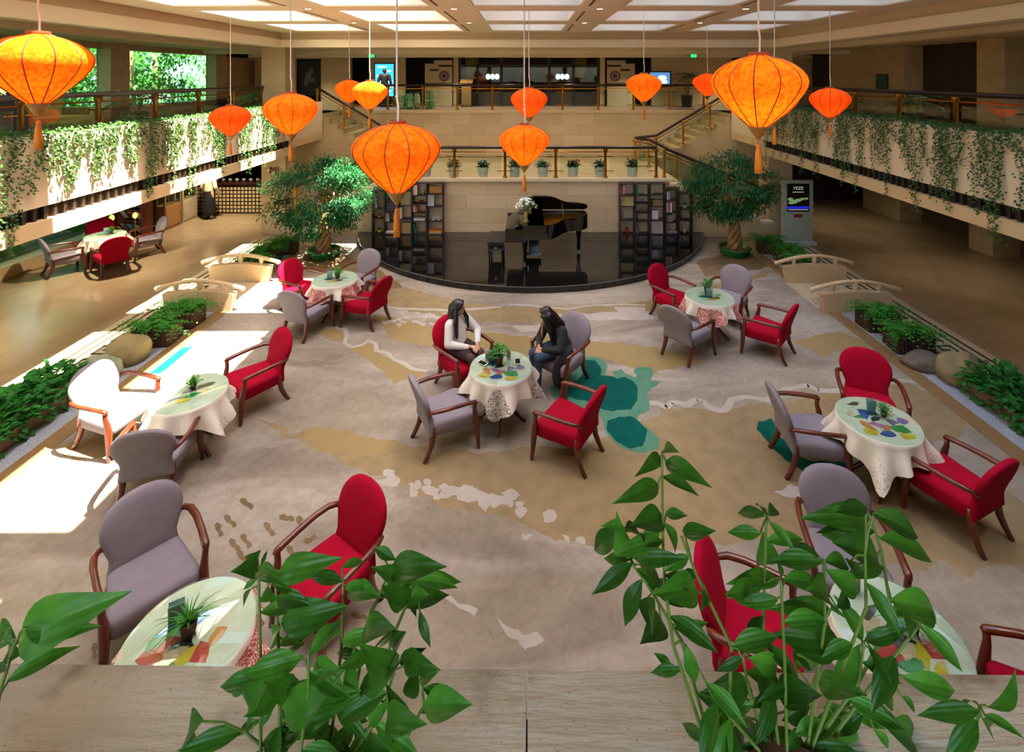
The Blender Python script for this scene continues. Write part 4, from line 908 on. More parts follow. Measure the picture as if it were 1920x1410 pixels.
def menu(k, dx, dy, rz, label):
    x, y, z = TB[k]; o = tag(empty('menu_card', (x+dx, y+dy, z+.0008), rz), label, 'menu card')
    m = mat('acrylic', '#9fc3c4', .1, trans=.35); mb = MB(); mb.obox((0, 0, .075), (.1, .003, .15), 0, .15); mb.build('front_sheet', m, o)
    mb = MB(); mb.obox((0, .022, .075), (.1, .003, .15), 0, -.15); mb.build('back_sheet', m, o); MB().box(-.05, .05, -.03, .05, 0, .004).build('base', cm('#1f4f66', .3), o)
    mb = MB()
    for i in range(5): mb.obox((0, -.0035-.0, .04+.02*i), (.07, .001, .005), 0, .15); mb.move(len(mb.v)-8, Matrix.Translation((0, -.15*(.04+.02*i-.075)*-1, 0)))
    mb.build('print_lines', cm('#4f8a8c'), o)
def tumbler(k, dx, dy, label, col='#a85a14'):
    x, y, z = TB[k]; o = tag(empty('tea_glass', (x+dx, y+dy, z+.0008)), label, 'glass')
    MB().lathe([(0, 0), (.03, 0), (.034, .13), (.031, .13), (.028, .012), (0, .012)], 18).build('glass', M_tglass, o, smooth=True)
    MB().lathe([(0, .012), (.0275, .012), (.0295, .095), (0, .096)], 16).build('tea', mat('amber_tea', col, .15), o, smooth=True)
def phone(k, dx, dy, rz, label, case='#16161a'):
    x, y, z = TB[k]; o = tag(empty('mobile_phone', (x+dx, y+dy, z+.0008), rz), label, 'phone')
    MB().box(-.036, .036, -.07, .07, 0, .008).build('body', cm(case, .3), o); MB().box(-.033, .033, -.06, .06, .008, .0088).build('screen', cm('#050507', .08), o)
tplant('T1', .04, .02, 'bush', 'bushy green plant on the left rear table'); menu('T1', -.1, -.03, .1, 'acrylic menu card on the left rear table')
tplant('T2', -.03, .06, 'bush', 'leafy plant in the middle of the women\'s table', 1.25); menu('T2', -.13, .1, .3, 'acrylic menu card beside the plant on the women\'s table')
tumbler('T2', -.2, .16, 'tea glass near the woman in white'); tumbler('T2', .1, .2, 'tea glass behind the plant, towards the woman in the dark coat')
phone('T2', -.26, .06, .9, 'phone lying at the left rim of the women\'s table', '#e8e8e8'); phone('T2', .23, .1, .05, 'phone lying at the right rim of the women\'s table', '#e8e8e8')
tplant('T3', -.01, .06, 'bush', 'wide green plant on the right rear table', 1.3); menu('T3', -.02, -.06, 0, 'acrylic menu card on the right rear table')
menu('T4', -.0, .1, 0, 'acrylic menu card on the right table by the hedge'); tplant('T4', .1, .04, 'bush', 'low plant pot on the right table by the hedge', .7)
tplant('T5', .0, .07, 'bush', 'small plant on the sunlit left table', .8)
tplant('T7', .0, .0, 'spider', 'spider plant on the lower left table', 1.15); menu('T7', -.13, .06, .5, 'acrylic menu card on the lower left table')
tplant('T6', .1, .0, 'spider', 'spider plant on the table behind the right foreground plant', 1.0); tumbler('T6', -.12, .28, 'tea glass on the table behind the right foreground plant', '#9a4a14')
menu('T8', .0, .02, .4, 'acrylic menu card on the marble hall table'); tplant('T8', .1, .06, 'bush', 'small plant on the marble hall table', .8)

# ================================================================ PEOPLE
def blob(name, prims, vox, m, parent, sm=6, loc=None):
    "one continuous surface from overlapping capsules and ellipsoids"
    mb = MB()
    for p in prims:
        if p[0] == 'c':
            _, a, b, ra, rb = p; a = Vector(a); b = Vector(b); mb.tube([a, a.lerp(b, .5), b], [ra, (ra+rb)/2, rb], 12); mb.ball(a, ra, 12, 8); mb.ball(b, rb, 12, 8)
        else:
            _, c, r, rot = p; k = len(mb.v); mb.ball((0, 0, 0), r, 16, 12); mb.move(k, Matrix.Translation(c) @ rot.to_4x4() if rot is not None else Matrix.Translation(c))
    t = mb.build(name+'_tmp', m); md = t.modifiers.new('r', 'REMESH'); md.mode = 'VOXEL'; md.voxel_size = vox
    s = t.modifiers.new('s', 'SMOOTH'); s.iterations = sm; s.factor = .5
    dg = bpy.context.evaluated_depsgraph_get(); me = bpy.data.meshes.new_from_object(t.evaluated_get(dg)); bpy.data.objects.remove(t)
    me.name = name; me.materials.clear(); me.materials.append(m); me.polygons.foreach_set('use_smooth', [True]*len(me.polygons))
    o = bpy.data.objects.new(name, me); COL.objects.link(o); o.parent = parent; return o
M_skin = mat('skin', '#c99a7c', .55, spec=.3); M_hair = mat('black_hair', '#100b0a', .35, var=.5, scale=30, col2='#1d1512', stretch=(6, 6, .4))
def head_prims(c, yaw, pitch=0, roll=0):
    R = Matrix.Rotation(yaw, 3, 'Z') @ Matrix.Rotation(pitch, 3, 'X') @ Matrix.Rotation(roll, 3, 'Y'); c = Vector(c); T = lambda p: c+R @ Vector(p)
    P = [('e', c+R @ Vector((0, -.008, .02)), (.072, .088, .095), R), ('e', T((0, .018, -.035)), (.056, .062, .075), R), ('e', T((0, .055, -.09)), (.024, .024, .022), R),
         ('c', T((0, .082, .015)), T((0, .102, -.022)), .008, .013), ('e', T((0, .076, -.058)), (.024, .012, .007), R), ('e', T((0, .074, -.07)), (.02, .012, .007), R),
         ('e', T((.073, -.005, -.01)), (.01, .018, .028), R), ('e', T((-.073, -.005, -.01)), (.01, .018, .028), R), ('e', T((0, .07, .03)), (.05, .014, .012), R)]
    return P, T, R
def face_parts(o, T, R):
    for s in (-1, 1):
        MB().ball(T((s*.03, .078, .012)), .0105, 8, 6).build('eye', cm('#14100e', .1), o, smooth=True)
        MB().tube([T((s*.014, .086, .034)), T((s*.032, .085, .039)), T((s*.05, .072, .034))], .0035, 5).build('eyebrow', M_hair, o)
    MB().tube([T((-.02, .083, -.062)), T((0, .09, -.064)), T((.02, .083, -.062))], .0055, 6).build('lips', cm('#9a4a44', .4), o)
def hand_prims(wr, d, up, side, curl=.5):
    "palm and five fingers; d = pointing direction, up = back of hand, side = +1 thumb to d x up"
    wr = Vector(wr); d = Vector(d).normalized(); up = Vector(up); up = (up-d*up.dot(d)).normalized(); s = d.cross(up)*side; P = [('c', wr, wr+d*.05, .02, .024)]
    pal = wr+d*.055
    for i, (q, l) in enumerate(((-.03, .05), (-.01, .062), (.01, .068), (.03, .06))):
        b = pal+s*q+d*.02; m = b+d*l*.55-up*l*.2*curl; e = m+(d*(1-curl)-up*curl)*l*.5; P += [('c', pal+s*q*.6, b, .013, .010), ('c', b, m, .0095, .009), ('c', m, e, .009, .0075)]
    t0 = wr+d*.02+s*.02; t1 = t0+s*.03+d*.025; t2 = t1+d*.03-up*.008+s*.004; P += [('c', t0, t1, .012, .0105), ('c', t1, t2, .010, .008)]
    return P
def seated(x, y, deg, z, label, spec):
    o = tag(empty('person', (x, y, z), math.radians(deg-90)), label, 'person'); spec(o); return o
def woman_white(o):
    hc = Vector((.01, -.1, 1.16)); hp, T, R = head_prims(hc, math.radians(38), -.05)
    Rw = Vector((.03, .2, .665)); Lw = Vector((-.05, .27, .70))
    body = hp+[('c', (0, -.12, .92), (0, -.105, 1.09), .05, .043), ('c', (0, -.13, .6), (0, -.14, .9), .13, .1),
        ('c', (.17, -.13, .93), (.235, -.06, .7), .05, .042), ('c', (.235, -.06, .7), Rw, .038, .024), ('c', (-.17, -.13, .93), (-.29, .0, .74), .05, .042), ('c', (-.29, .0, .74), Lw, .038, .024),
        ('c', (.085, -.1, .56), (.1, .3, .55), .085, .06), ('c', (-.085, -.1, .56), (-.06, .32, .58), .085, .06), ('c', (.1, .3, .55), (.06, .36, .1), .058, .036), ('c', (-.06, .32, .58), (-.04, .42, .12), .058, .036),
        ('c', (.06, .36, .07), (.07, .5, .045), .035, .028), ('c', (-.04, .42, .08), (-.03, .55, .05), .035, .028)]
    body += hand_prims(Rw, (-.5, .4, -.1), (0, .1, 1), 1, .5)+hand_prims(Lw, (.5, .2, -.35), (.2, .3, 1), -1, .6)
    blob('body', body, .0065, M_skin, o); face_parts(o, T, R)
    blob('blouse', [('c', (0, -.13, .6), (0, -.14, .78), .155, .135), ('c', (0, -.14, .78), (0, -.14, .9), .14, .11), ('c', (-.14, -.14, .94), (.14, -.14, .94), .072, .072), ('c', (.17, -.13, .93), (.245, -.06, .69), .07, .066), ('c', (.245, -.06, .69), (.07, .16, .66), .064, .042), ('c', (-.17, -.13, .93), (-.3, .0, .73), .07, .066), ('c', (-.3, .0, .73), (-.08, .24, .70), .062, .04), ('c', (0, -.125, .95), (0, -.115, 1.02), .075, .056)], .012, mat('white_silk', '#d9d6cc', .6, sheen=.3), o, 4)
    blob('skirt', [('c', (.07, -.12, .565), (.095, .2, .56), .115, .085), ('c', (-.07, -.12, .565), (-.07, .2, .58), .115, .085), ('e', (0, -.1, .57), (.19, .15, .11), None)], .012, cm('#2a1a1a', .8), o, 4)
    blob('tights', [('c', (.095, .18, .555), (.1, .3, .55), .072, .066), ('c', (.1, .3, .55), (.06, .36, .1), .063, .04), ('c', (-.065, .18, .58), (-.06, .32, .58), .07, .066), ('c', (-.06, .32, .58), (-.04, .42, .12), .063, .04)], .012, cm('#4a2a2c', .6), o, 4)
    for a, b in (((.06, .36, .04), (.07, .5, .03)), ((-.04, .42, .05), (-.03, .55, .035))): blob('shoe', [('c', a, b, .042, .034)], .012, cm('#1a1413', .35), o, 2)
    h = [('e', T((0, -.02, .036)), (.088, .098, .096), R), ('c', T((-.05, .058, .085)), T((-.078, .03, .01)), .022, .018), ('c', T((.05, .058, .085)), T((.078, .03, .01)), .022, .018), ('e', T((0, .05, .088)), (.055, .035, .03), R), ('c', T((0, -.085, .0)), (.0, -.25, .95), .075, .08), ('c', (0, -.25, .95), (.0, -.27, .72), .085, .05), ('c', T((.075, -.02, .03)), (.13, -.02, 1.0), .03, .04), ('c', (.13, -.02, 1.0), (.13, .0, .78), .042, .028), ('c', T((-.07, -.02, .03)), (-.1, -.03, 1.0), .03, .035), ('c', (-.1, -.03, 1.0), (-.11, -.01, .84), .035, .02), ('c', T((.06, -.06, 0)), (.08, -.2, .95), .05, .06), ('c', T((-.06, -.06, 0)), (-.08, -.2, .95), .05, .06)]
    blob('hair', h, .011, M_hair, o, 3)
def woman_coat(o):
    hc = Vector((.08, .14, 1.08)); hp, T, R = head_prims(hc, math.radians(-48), -.32, -.1)
    Rw = Vector((.06, .3, .66)); Lw = Vector((.0, .3, .64))
    body = hp+[('c', (.04, .05, .86), (.075, .11, 1.02), .05, .043), ('c', (0, -.1, .6), (.03, .02, .86), .13, .1),
        ('c', (.2, .04, .86), (.24, .14, .66), .05, .042), ('c', (.24, .14, .66), Rw, .038, .024), ('c', (-.14, .0, .87), (-.2, .1, .66), .05, .042), ('c', (-.2, .1, .66), Lw, .038, .024),
        ('c', (.085, -.08, .56), (.13, .36, .54), .08, .06), ('c', (-.085, -.08, .56), (-.03, .38, .54), .08, .06), ('c', (.13, .36, .54), (.15, .3, .1), .056, .036), ('c', (-.03, .38, .54), (.0, .36, .1), .056, .036),
        ('c', (.15, .3, .07), (.16, .44, .045), .035, .028), ('c', (.0, .36, .07), (.01, .5, .045), .035, .028)]
    body += hand_prims(Rw, (-.45, .25, -.3), (0, .4, 1), 1, .6)+hand_prims(Lw, (.45, .3, -.3), (0, .4, 1), -1, .5)
    blob('body', body, .0065, M_skin, o); face_parts(o, T, R)
    blob('coat', [('c', (0, -.1, .56), (.01, -.06, .7), .165, .14), ('c', (.01, -.06, .7), (.03, .02, .84), .145, .12), ('c', (-.11, .0, .88), (.18, .04, .87), .078, .078), ('c', (.2, .04, .87), (.25, .14, .65), .075, .066), ('c', (.25, .14, .65), (.08, .28, .65), .06, .044), ('c', (-.14, .0, .87), (-.21, .1, .65), .075, .066), ('c', (-.21, .1, .65), (-.03, .28, .63), .06, .044), ('c', (-.15, -.12, .54), (-.19, .12, .53), .075, .06), ('c', (.15, -.12, .54), (.18, .1, .53), .07, .055), ('e', (-.245, .16, .36), (.04, .13, .24), None), ('e', (-.225, .06, .45), (.05, .15, .12), None)], .012, cm('#232427', .8), o, 4)
    blob('jeans', [('c', (.085, -.02, .56), (.13, .36, .54), .09, .07), ('c', (-.085, -.02, .56), (-.03, .38, .54), .09, .07), ('c', (.13, .36, .54), (.15, .3, .12), .066, .05), ('c', (-.03, .38, .54), (.0, .36, .12), .066, .05)], .012, mat('denim', '#2c3d55', .8, var=.6, scale=14, col2='#42566e'), o, 4)
    for a, b in (((.15, .3, .045), (.16, .44, .03)), ((.0, .36, .045), (.01, .5, .03))): blob('shoe', [('c', a, b, .044, .036)], .012, cm('#191513', .4), o, 2)
    MB().tube([T((.03, .07, -.1)), (.1, .2, .92), (.09, .22, .82), (.08, .22, .74)], [.014, .016, .016, .012], 6).build('scarf', cm('#b8703c', .7), o, smooth=True)
    h = [('e', T((0, -.022, .034)), (.088, .096, .096), R), ('c', T((.05, .056, .085)), T((.078, .03, .0)), .022, .018), ('e', T((0, .048, .086)), (.055, .036, .03), R), ('c', T((-.06, -.05, .0)), (-.05, -.02, .93), .07, .085), ('c', (-.05, -.02, .93), (-.06, -.06, .72), .085, .05), ('c', T((.0, -.085, -.02)), (.0, -.06, .9), .07, .08), ('c', T((-.085, .03, .02)), (-.04, .12, .9), .03, .045), ('c', (-.04, .12, .9), (-.04, .12, .74), .042, .025)]
    blob('hair', h, .011, M_hair, o, 3)
seated(-.984, 7.739, 319, CZF, 'long-haired woman in a white blouse and dark skirt seated in a red armchair, looking right', woman_white)
seated(.46, 7.745, 216, CZF, 'long-haired woman in a dark coat and jeans seated in a lilac armchair, looking down left', woman_coat)
def standing(x, y, z, deg, label, top, bottom, skirt=False, hair=True, h=1.65):
    o = tag(empty('person', (x, y, z), math.radians(deg-90)), label, 'person'); s = h/1.65
    def V(*p): return Vector(p)*s
    hp, T, R = head_prims(V(0, .02, 1.53), 0, -.1)
    Rw = V(.26, .12, .86); Lw = V(-.26, .12, .86)
    body = hp+[('c', V(0, 0, 1.36), V(0, .01, 1.47), .052, .045), ('c', V(0, 0, .95), V(0, 0, 1.33), .14, .12), ('c', V(.18, 0, 1.34), V(.25, -.02, 1.08), .052, .042), ('c', V(.25, -.02, 1.08), Rw, .038, .025), ('c', V(-.18, 0, 1.34), V(-.25, -.02, 1.08), .052, .042), ('c', V(-.25, -.02, 1.08), Lw, .038, .025),
        ('c', V(.09, 0, .9), V(.1, .01, .5), .09, .06), ('c', V(-.09, 0, .9), V(-.1, .01, .5), .09, .06), ('c', V(.1, .01, .5), V(.1, -.02, .1), .056, .036), ('c', V(-.1, .01, .5), V(-.1, -.02, .1), .056, .036), ('c', V(.1, -.02, .06), V(.12, .13, .04), .036, .028), ('c', V(-.1, -.02, .06), V(-.12, .13, .04), .036, .028)]
    body += hand_prims(Rw, (0, .3, -1), (1, 0, 0), -1, .4)+hand_prims(Lw, (0, .3, -1), (-1, 0, 0), 1, .4)
    blob('body', body, .009, M_skin, o); face_parts(o, T, R)
    blob('top', [('c', V(0, 0, .98), V(0, 0, 1.3), .16, .145), ('c', V(-.13, 0, 1.36), V(.13, 0, 1.36), .075, .075), ('c', V(.18, 0, 1.35), V(.26, -.02, 1.07), .07, .06), ('c', V(.26, -.02, 1.07), V(.26, .09, .92), .055, .042), ('c', V(-.18, 0, 1.35), V(-.26, -.02, 1.07), .07, .06), ('c', V(-.26, -.02, 1.07), V(-.26, .09, .92), .055, .042)], .014, cm(top, .8), o, 4)
    if skirt: blob('skirt', [('c', V(0, 0, .95), V(0, 0, .6), .155, .18), ('c', V(0, 0, .6), V(0, 0, .25), .18, .18)], .014, cm(bottom, .8), o, 4)
    else: blob('trousers', [('c', V(.08, 0, .93), V(.1, .01, .5), .115, .085), ('c', V(-.08, 0, .93), V(-.1, .01, .5), .115, .085), ('c', V(.1, .01, .5), V(.1, -.02, .1), .082, .065), ('c', V(-.1, .01, .5), V(-.1, -.02, .1), .082, .065)], .014, cm(bottom, .8), o, 4)
    for a in (-1, 1): blob('shoe', [('c', V(a*.1, -.03, .042), V(a*.12, .13, .036), .042, .034)], .012, cm('#141110', .4), o, 2)
    blob('hair', [('e', T((0, -.022, .03)), (.086, .094, .094), R), ('c', T((0, -.06, .0)), T((0, -.075, -.07)), .055, .04)], .011, M_hair, o, 3)
    return o
standing(-10.62, 16.75, 0, 80, 'attendant in a cream top and long black skirt by the lattice bar', '#cdbf9e', '#0c0c0f', True)
standing(-6.05, 21.3, 3.45, 95, 'man in dark clothes with his back turned before the blue screen', '#17151a', '#131216')
# ================================================================ LANTERNS
def lanternmat(name, c1, c2):
    m = bpy.data.materials.new(name); m.use_nodes = True; n = m.node_tree.nodes; L = m.node_tree.links; n.remove(n['Principled BSDF']); out = n['Material Output']
    tc = n.new('ShaderNodeTexCoord'); z = n.new('ShaderNodeTexNoise'); z.inputs['Scale'].default_value = 14; z.inputs['Detail'].default_value = 5; z.inputs['Distortion'].default_value = 2; L.new(tc.outputs['Object'], z.inputs['Vector'])
    cr = n.new('ShaderNodeValToRGB'); cr.color_ramp.elements[0].position = .4; cr.color_ramp.elements[0].color = (*c2, 1); cr.color_ramp.elements[1].position = .52; cr.color_ramp.elements[1].color = (*c1, 1); L.new(z.outputs[0], cr.inputs[0])
    d = n.new('ShaderNodeBsdfDiffuse'); t = n.new('ShaderNodeBsdfTranslucent'); ms = n.new('ShaderNodeMixShader'); ms.inputs[0].default_value = .55
    L.new(cr.outputs[0], d.inputs[0]); L.new(cr.outputs[0], t.inputs[0]); L.new(d.outputs[0], ms.inputs[1]); L.new(t.outputs[0], ms.inputs[2]); L.new(ms.outputs[0], out.inputs[0]); MATS[name] = m; return m
M_lanO = lanternmat('lantern_silk_orange', (.93, .19, .01), (.8, .11, .006)); M_lanR = lanternmat('lantern_silk_red', (.9, .13, .012), (.8, .085, .008))
LPROF = [(.2, 0), (.24, -.012), (.5, -.05), (.72, -.105), (.88, -.17), (.97, -.235), (1, -.29), (.98, -.35), (.91, -.42), (.78, -.51), (.62, -.6), (.46, -.68), (.32, -.745), (.21, -.79)]
def lantern_meshes(D):
    R = D/2; N = 48; mb = MB(); k = 0
    for r, z in LPROF:
        for j in range(N): a = 2*math.pi*j/N; f = 1-.018*abs(math.sin(a*6))**.5*min(1, r); f = 1-.018*(1-abs(math.cos(a*6)))*0-.02*abs(math.sin(6*a))*min(1, r*1.2)*-1+-.01; mb.v.append((R*r*f*math.cos(a), R*r*f*math.sin(a), D*z))
    fs = [(i*N+j, i*N+(j+1) % N, (i+1)*N+(j+1) % N, (i+1)*N+j) for i in range(len(LPROF)-1) for j in range(N)]; mb.f = fs; mb.mi = [0]*len(fs)
    rb = MB().tube([(R*r*1.0, 0, D*z) for r, z in LPROF], .0045, 4)
    ca = MB().lathe([(R*.2, 0), (R*.22, .004), (R*.22, .022), (R*.19, .024), (R*.18, .002)], 20)
    co = MB().lathe([(R*.2, -.785*D), (R*.24, -.80*D), (R*.2, -.815*D), (R*.13, -.88*D), (R*.06, -.92*D), (R*.05, -.94*D), (0, -.945*D)], 16)
    ts = MB(); ts.tube([(0, 0, -.94*D), (0, 0, -1.0*D)], .004, 5); ts.lathe([(0, -.99*D), (.014, -1.0*D), (.018, -1.02*D), (.015, -1.04*D), (.022, -1.08*D), (.028, -1.2*D), (.03, -1.32*D), (0, -1.33*D)], 12)
    return mb, rb, ca, co, ts
DL = .72; lm = lantern_meshes(DL)
ME_body = {m: lm[0].mesh('silk_shade', m, True) for m in (M_lanO, M_lanR)}; ME_rib = lm[1].mesh('rib', cm('#5a1604')); ME_cap = lm[2].mesh('cap_ring', cm('#8a3a10', .5)); ME_col = lm[3].mesh('collar', mat('lantern_collar', '#a8702c', .5, var=.5, scale=30), True); ME_tas = lm[4].mesh('tassel', mat('tassel_silk', '#d87c14', .7, var=.5, scale=60, col2='#b85f0c', stretch=(1, 1, .1)), True)
M_cord = cm('#dccfc8', .7); M_bulb = emis('bulb', '#ffd9a0', 12)
for u, v, d, m, lab, pw in (
 (72, 64, 4.15, M_lanO, 'large orange lantern cut off at the upper left corner', 26), (1422, 104, 4.05, M_lanO, 'largest glowing orange lantern, upper right', 46), (744, 231, 4.2, M_lanO, 'large orange lantern with sunlit top hanging above the left bookcase', 26),
 (545, 175, 7.05, M_lanO, 'orange lantern in front of the left column', 30), (432, 198, 9.7, M_lanR, 'red-orange lantern before the sunlit left balcony ivy', 18), (983, 234, 7.2, M_lanO, 'orange lantern hanging right above the piano', 30),
 (992, 165, 9.9, M_lanR, 'red lantern above and behind the piano lantern', 20), (1207, 138, 10.4, M_lanO, 'orange lantern before the right emblem screen', 24), (1556, 165, 9.8, M_lanR, 'red lantern before the right balcony ivy', 18),
 (693, 152, 10.3, M_lanO, 'front one of the overlapping lantern pair at the upper left stair', 24), (655, 150, 12.9, M_lanO, 'rear one of the overlapping lantern pair at the upper left stair', 20), (1326, 138, 12.9, M_lanR, 'small red lantern peeking out left of the largest lantern', 18), (1452, 150, 7.4, M_lanO, 'lantern hidden behind the largest one, only its tassel showing', 22)):
    x, z = (u-UC)*d/FPX, EYE-(v-VC)*d/FPX
    o = tag(empty('paper_lantern', (x, d, z)), lab, 'lantern', 'hanging silk lanterns')
    sh = inst('silk_shade', ME_body[m], o); inst('cap_ring', ME_cap, o); inst('collar', ME_col, o); inst('tassel', ME_tas, o)
    for i in range(12): inst('rib', ME_rib, sh, rot=(0, 0, i*math.pi/6))
    top = CZ0 if not any(abs(x-a) < CW and abs(d-b) < CL for a in CX for b in CY) else CZ1-.015
    mb = MB(); mb.tube([(0, 0, top-z), (0, 0, .5), (.0, 0, .22)], .0085, 6); mb.ball((0, 0, .22), .014, 8, 6); mb.tube([(0, 0, .22), (.012, 0, .14), (.008, 0, .0), (.006, 0, -.14)], .0085, 6); mb.build('cord', M_cord, o)
    mb = MB(); mb.tube([(-DL*.09, 0, .012), (.006, 0, .015), (DL*.09, 0, .012)], .004, 4); mb.build('crossbar', M_cord, o)
    MB().ball((0, 0, -.2), (.03, .03, .042), 10, 8).build('bulb', M_bulb, o, smooth=True)
    l = bpy.data.lights.new('lantern_light', 'POINT'); l.energy = pw*.2; l.color = (1, .66, .3); l.shadow_soft_size = .06; lo = bpy.data.objects.new('lantern_light', l); COL.objects.link(lo); lo.parent = o; lo.location = (0, 0, -.3)

# ================================================================ DOWNLIGHTS
k = 0
M_dl = emis('downlight_lens', '#ffe0b0', 6)
def downlight(x, y, z, label, watts=0, r=.06, spot=math.radians(110)):
    o = tag(empty('downlight', (x, y, z)), label, 'ceiling light', 'recessed downlights')
    MB().lathe([(r*1.35, 0), (r*1.35, -.008), (r, -.008), (r*.95, 0)], 16).build('trim_ring', cm('#cfc6b4', .4), o); MB().lathe([(0, -.003), (r, -.003), (r, -.001), (0, -.001)], 16).build('lens', M_dl, o)
    if watts:
        l = bpy.data.lights.new('downlight_beam', 'SPOT'); l.energy = watts; l.color = (1, .85, .64); l.spot_size = spot; l.spot_blend = .8; l.shadow_soft_size = .05; lo = bpy.data.objects.new('downlight_beam', l); COL.objects.link(lo); lo.parent = o; lo.location = (0, 0, -.02)
for x in (-4.05, -1.35, 1.35, 4.05):
    for y in (6.85, 9.28, 11.73): downlight(x, y, CZ0, 'small downlight on the skylight beams, %s row, %s from the left' % ({6.85: 'nearest', 9.28: 'middle', 11.73: 'farthest'}[y], {-4.05: 'first', -1.35: 'second', 1.35: 'third', 4.05: 'fourth'}[x]))
for s in (-1, 1):
    for i, y in enumerate((4.5, 8.2, 11.9, 15.3)): downlight(s*9.65, y, 5.76, 'downlight in the %s upper gallery ceiling, %s from the viewer' % ('left' if s < 0 else 'right', ['first', 'second', 'third', 'fourth'][i]), 170, .08)
    for i, y in enumerate((4, 8, 12, 16)): downlight(s*10, y, 2.66, 'downlight under the %s gallery, %s from the viewer' % ('left' if s < 0 else 'right', ['first', 'second', 'third', 'fourth'][i]), 420 if s < 0 else 65, .08)  # left row added as strong fill, standing in for window daylight
for i, x in enumerate((-9, -6, -3, -.7, 1.8, 4.5, 8.5)): downlight(x, 20.9, 5.76, 'downlight in the far gallery ceiling, %s from the left' % ['first', 'second', 'third', 'fourth', 'fifth', 'sixth', 'seventh'][i], 240, .07)
for i, x in enumerate((-6, -3.6, -1.2, 1.2, 3.6, 6)): downlight(x, 16.9, 5.76, 'downlight in the ceiling above the stair landing, %s from the left' % ['first', 'second', 'third', 'fourth', 'fifth', 'sixth'][i], 150, .07)

# ================================================================ FOLIAGE HELPERS
def leaf_quad(mb, c, d, up, l, w, droop=.3):
    d = d.normalized(); s = d.cross(up); s = s.normalized() if s.length > 1e-4 else Vector((1, 0, 0)); n = s.cross(d)
    m = c+d*l*.45+n*l*.06; e = c+d*l-n*l*droop
    mb.add([c, m+s*w*.5-n*w*.1, e, m-s*w*.5-n*w*.1, m], [(0, 1, 4), (1, 2, 4), (2, 3, 4), (3, 0, 4)])
def rv(r): 
    a = r.uniform(0, 6.283); z = r.uniform(-1, 1); q = math.sqrt(1-z*z); return Vector((q*math.cos(a), q*math.sin(a), z))
def stuffpart(o): o['kind'] = 'stuff'; return o
def ficus(x, y, cxo, cz_, rx, ry, rz, seed, label, n=95, per=110):
    r = random.Random(seed); t = tag(empty('ficus_tree', (x, y, .012)), label, 'tree')
    MB().lathe([(0, 0), (.3, 0), (.36, .03), (.40, .16), (.42, .2), (.38, .21), (.36, .15), (0, .14)], 28).build('pot_dish', mat('green_glaze', '#1f6a2e', .2, var=.5, scale=6), t, smooth=True)
    MB().lathe([(0, .13), (.36, .13), (.2, .17), (0, .19)], 20).build('soil', M_soil, t)
    for i in range(5):
        a = i*1.2566; P = [(math.cos(a+.9*j)*(.15-.012*j), math.sin(a+.9*j)*(.15-.012*j), .12+j*.16) for j in range(7)]; P.append((cxo+math.cos(a)*rx*.5, math.sin(a)*ry*.5, cz_)); MB().tube(P, [.075, .07, .062, .06, .055, .05, .045, .02], 7).build('trunk', M_bark, t, smooth=True)
    mb = MB()
    for i in range(n):
        q = rv(r); k = r.uniform(.55, 1)**.5; c = Vector((cxo+q.x*rx*k, q.y*ry*k, cz_+q.z*rz*k)); out = Vector((q.x, q.y, q.z*.3+.1))
        for j in range(per):
            p = c+Vector((r.gauss(0, .16), r.gauss(0, .16), r.gauss(0, .07))); d = out+rv(r)*.7+Vector((0, 0, -.35)); leaf_quad(mb, p, d, Vector((0, 0, 1)), r.uniform(.07, .12), r.uniform(.03, .045))
    stuffpart(mb.build('foliage', M_leafC, t)); return t
ficus(-5.35, 13.2, -.1, 1.62, 1.3, 1.0, 1.0, 1, 'dense dark ficus tree in green dish, partly sunlit, left of the stage')
ficus(5.55, 13.4, -.15, 1.82, 1.08, .95, .9, 2, 'dense dark ficus tree in green dish right of the stage', 85)
FERN = []
def fern_mesh(seed):
    r = random.Random(seed); mb = MB()
    for i in range(46):
        a = r.uniform(0, 6.283); L_ = r.uniform(.28, .46); e = r.uniform(.5, 1.35); P = []
        for j in range(9): t = j/8; P.append(Vector((math.cos(a)*L_*t*(math.cos(e)+.35*t), math.sin(a)*L_*t*(math.cos(e)+.35*t), L_*(math.sin(e)*t-.75*t*t))))
        for j in range(1, 9):
            t = (P[j]-P[j-1]).normalized(); s = t.cross(Vector((0, 0, 1))).normalized(); wd = .075*(1-.7*j/8)
            for sg in (-1, 1): leaf_quad(mb, P[j-1], s*sg+t*.6, Vector((0, 0, 1)), wd, .026, .25)
    return mb.mesh('fern_fronds', M_leafD)
FERN = [fern_mesh(s) for s in (1, 2, 3)]
SLAT = MB().box(-.022, .022, -.012, .012, 0, .3).mesh('slat', mat('box_slat', '#4a2c20', .7, var=.6, scale=14, col2='#2f1b14'))
def fernbox(x, y, label, i, rz=0, w=.62, d=.42):
    o = tag(empty('fern_box', (x, y, .016), rz), label, 'planter', 'slatted fern boxes'); MB().box(-w/2+.02, w/2-.02, -d/2+.02, d/2-.02, .01, .27).build('soil_liner', M_soil, o)
    n = 11
    for j in range(n):
        for s in (-1, 1): inst('slat', SLAT, o, (-w/2+.03+(w-.06)*j/(n-1), s*d/2, 0))
    for j in range(7):
        for s in (-1, 1): inst('slat', SLAT, o, (s*w/2, -d/2+.04+(d-.08)*j/6, 0), (0, 0, math.pi/2))
    f = tag(empty('fern', (x, y, .016+.27), rz), 'green fern growing in the '+label, 'fern', 'ferns in slatted boxes')
    for j, q in enumerate((-.17, .15)): inst('fronds', FERN[(i+j) % 3], f, (q, 0, 0), (0, 0, i*1.3+j*2), 1.35)
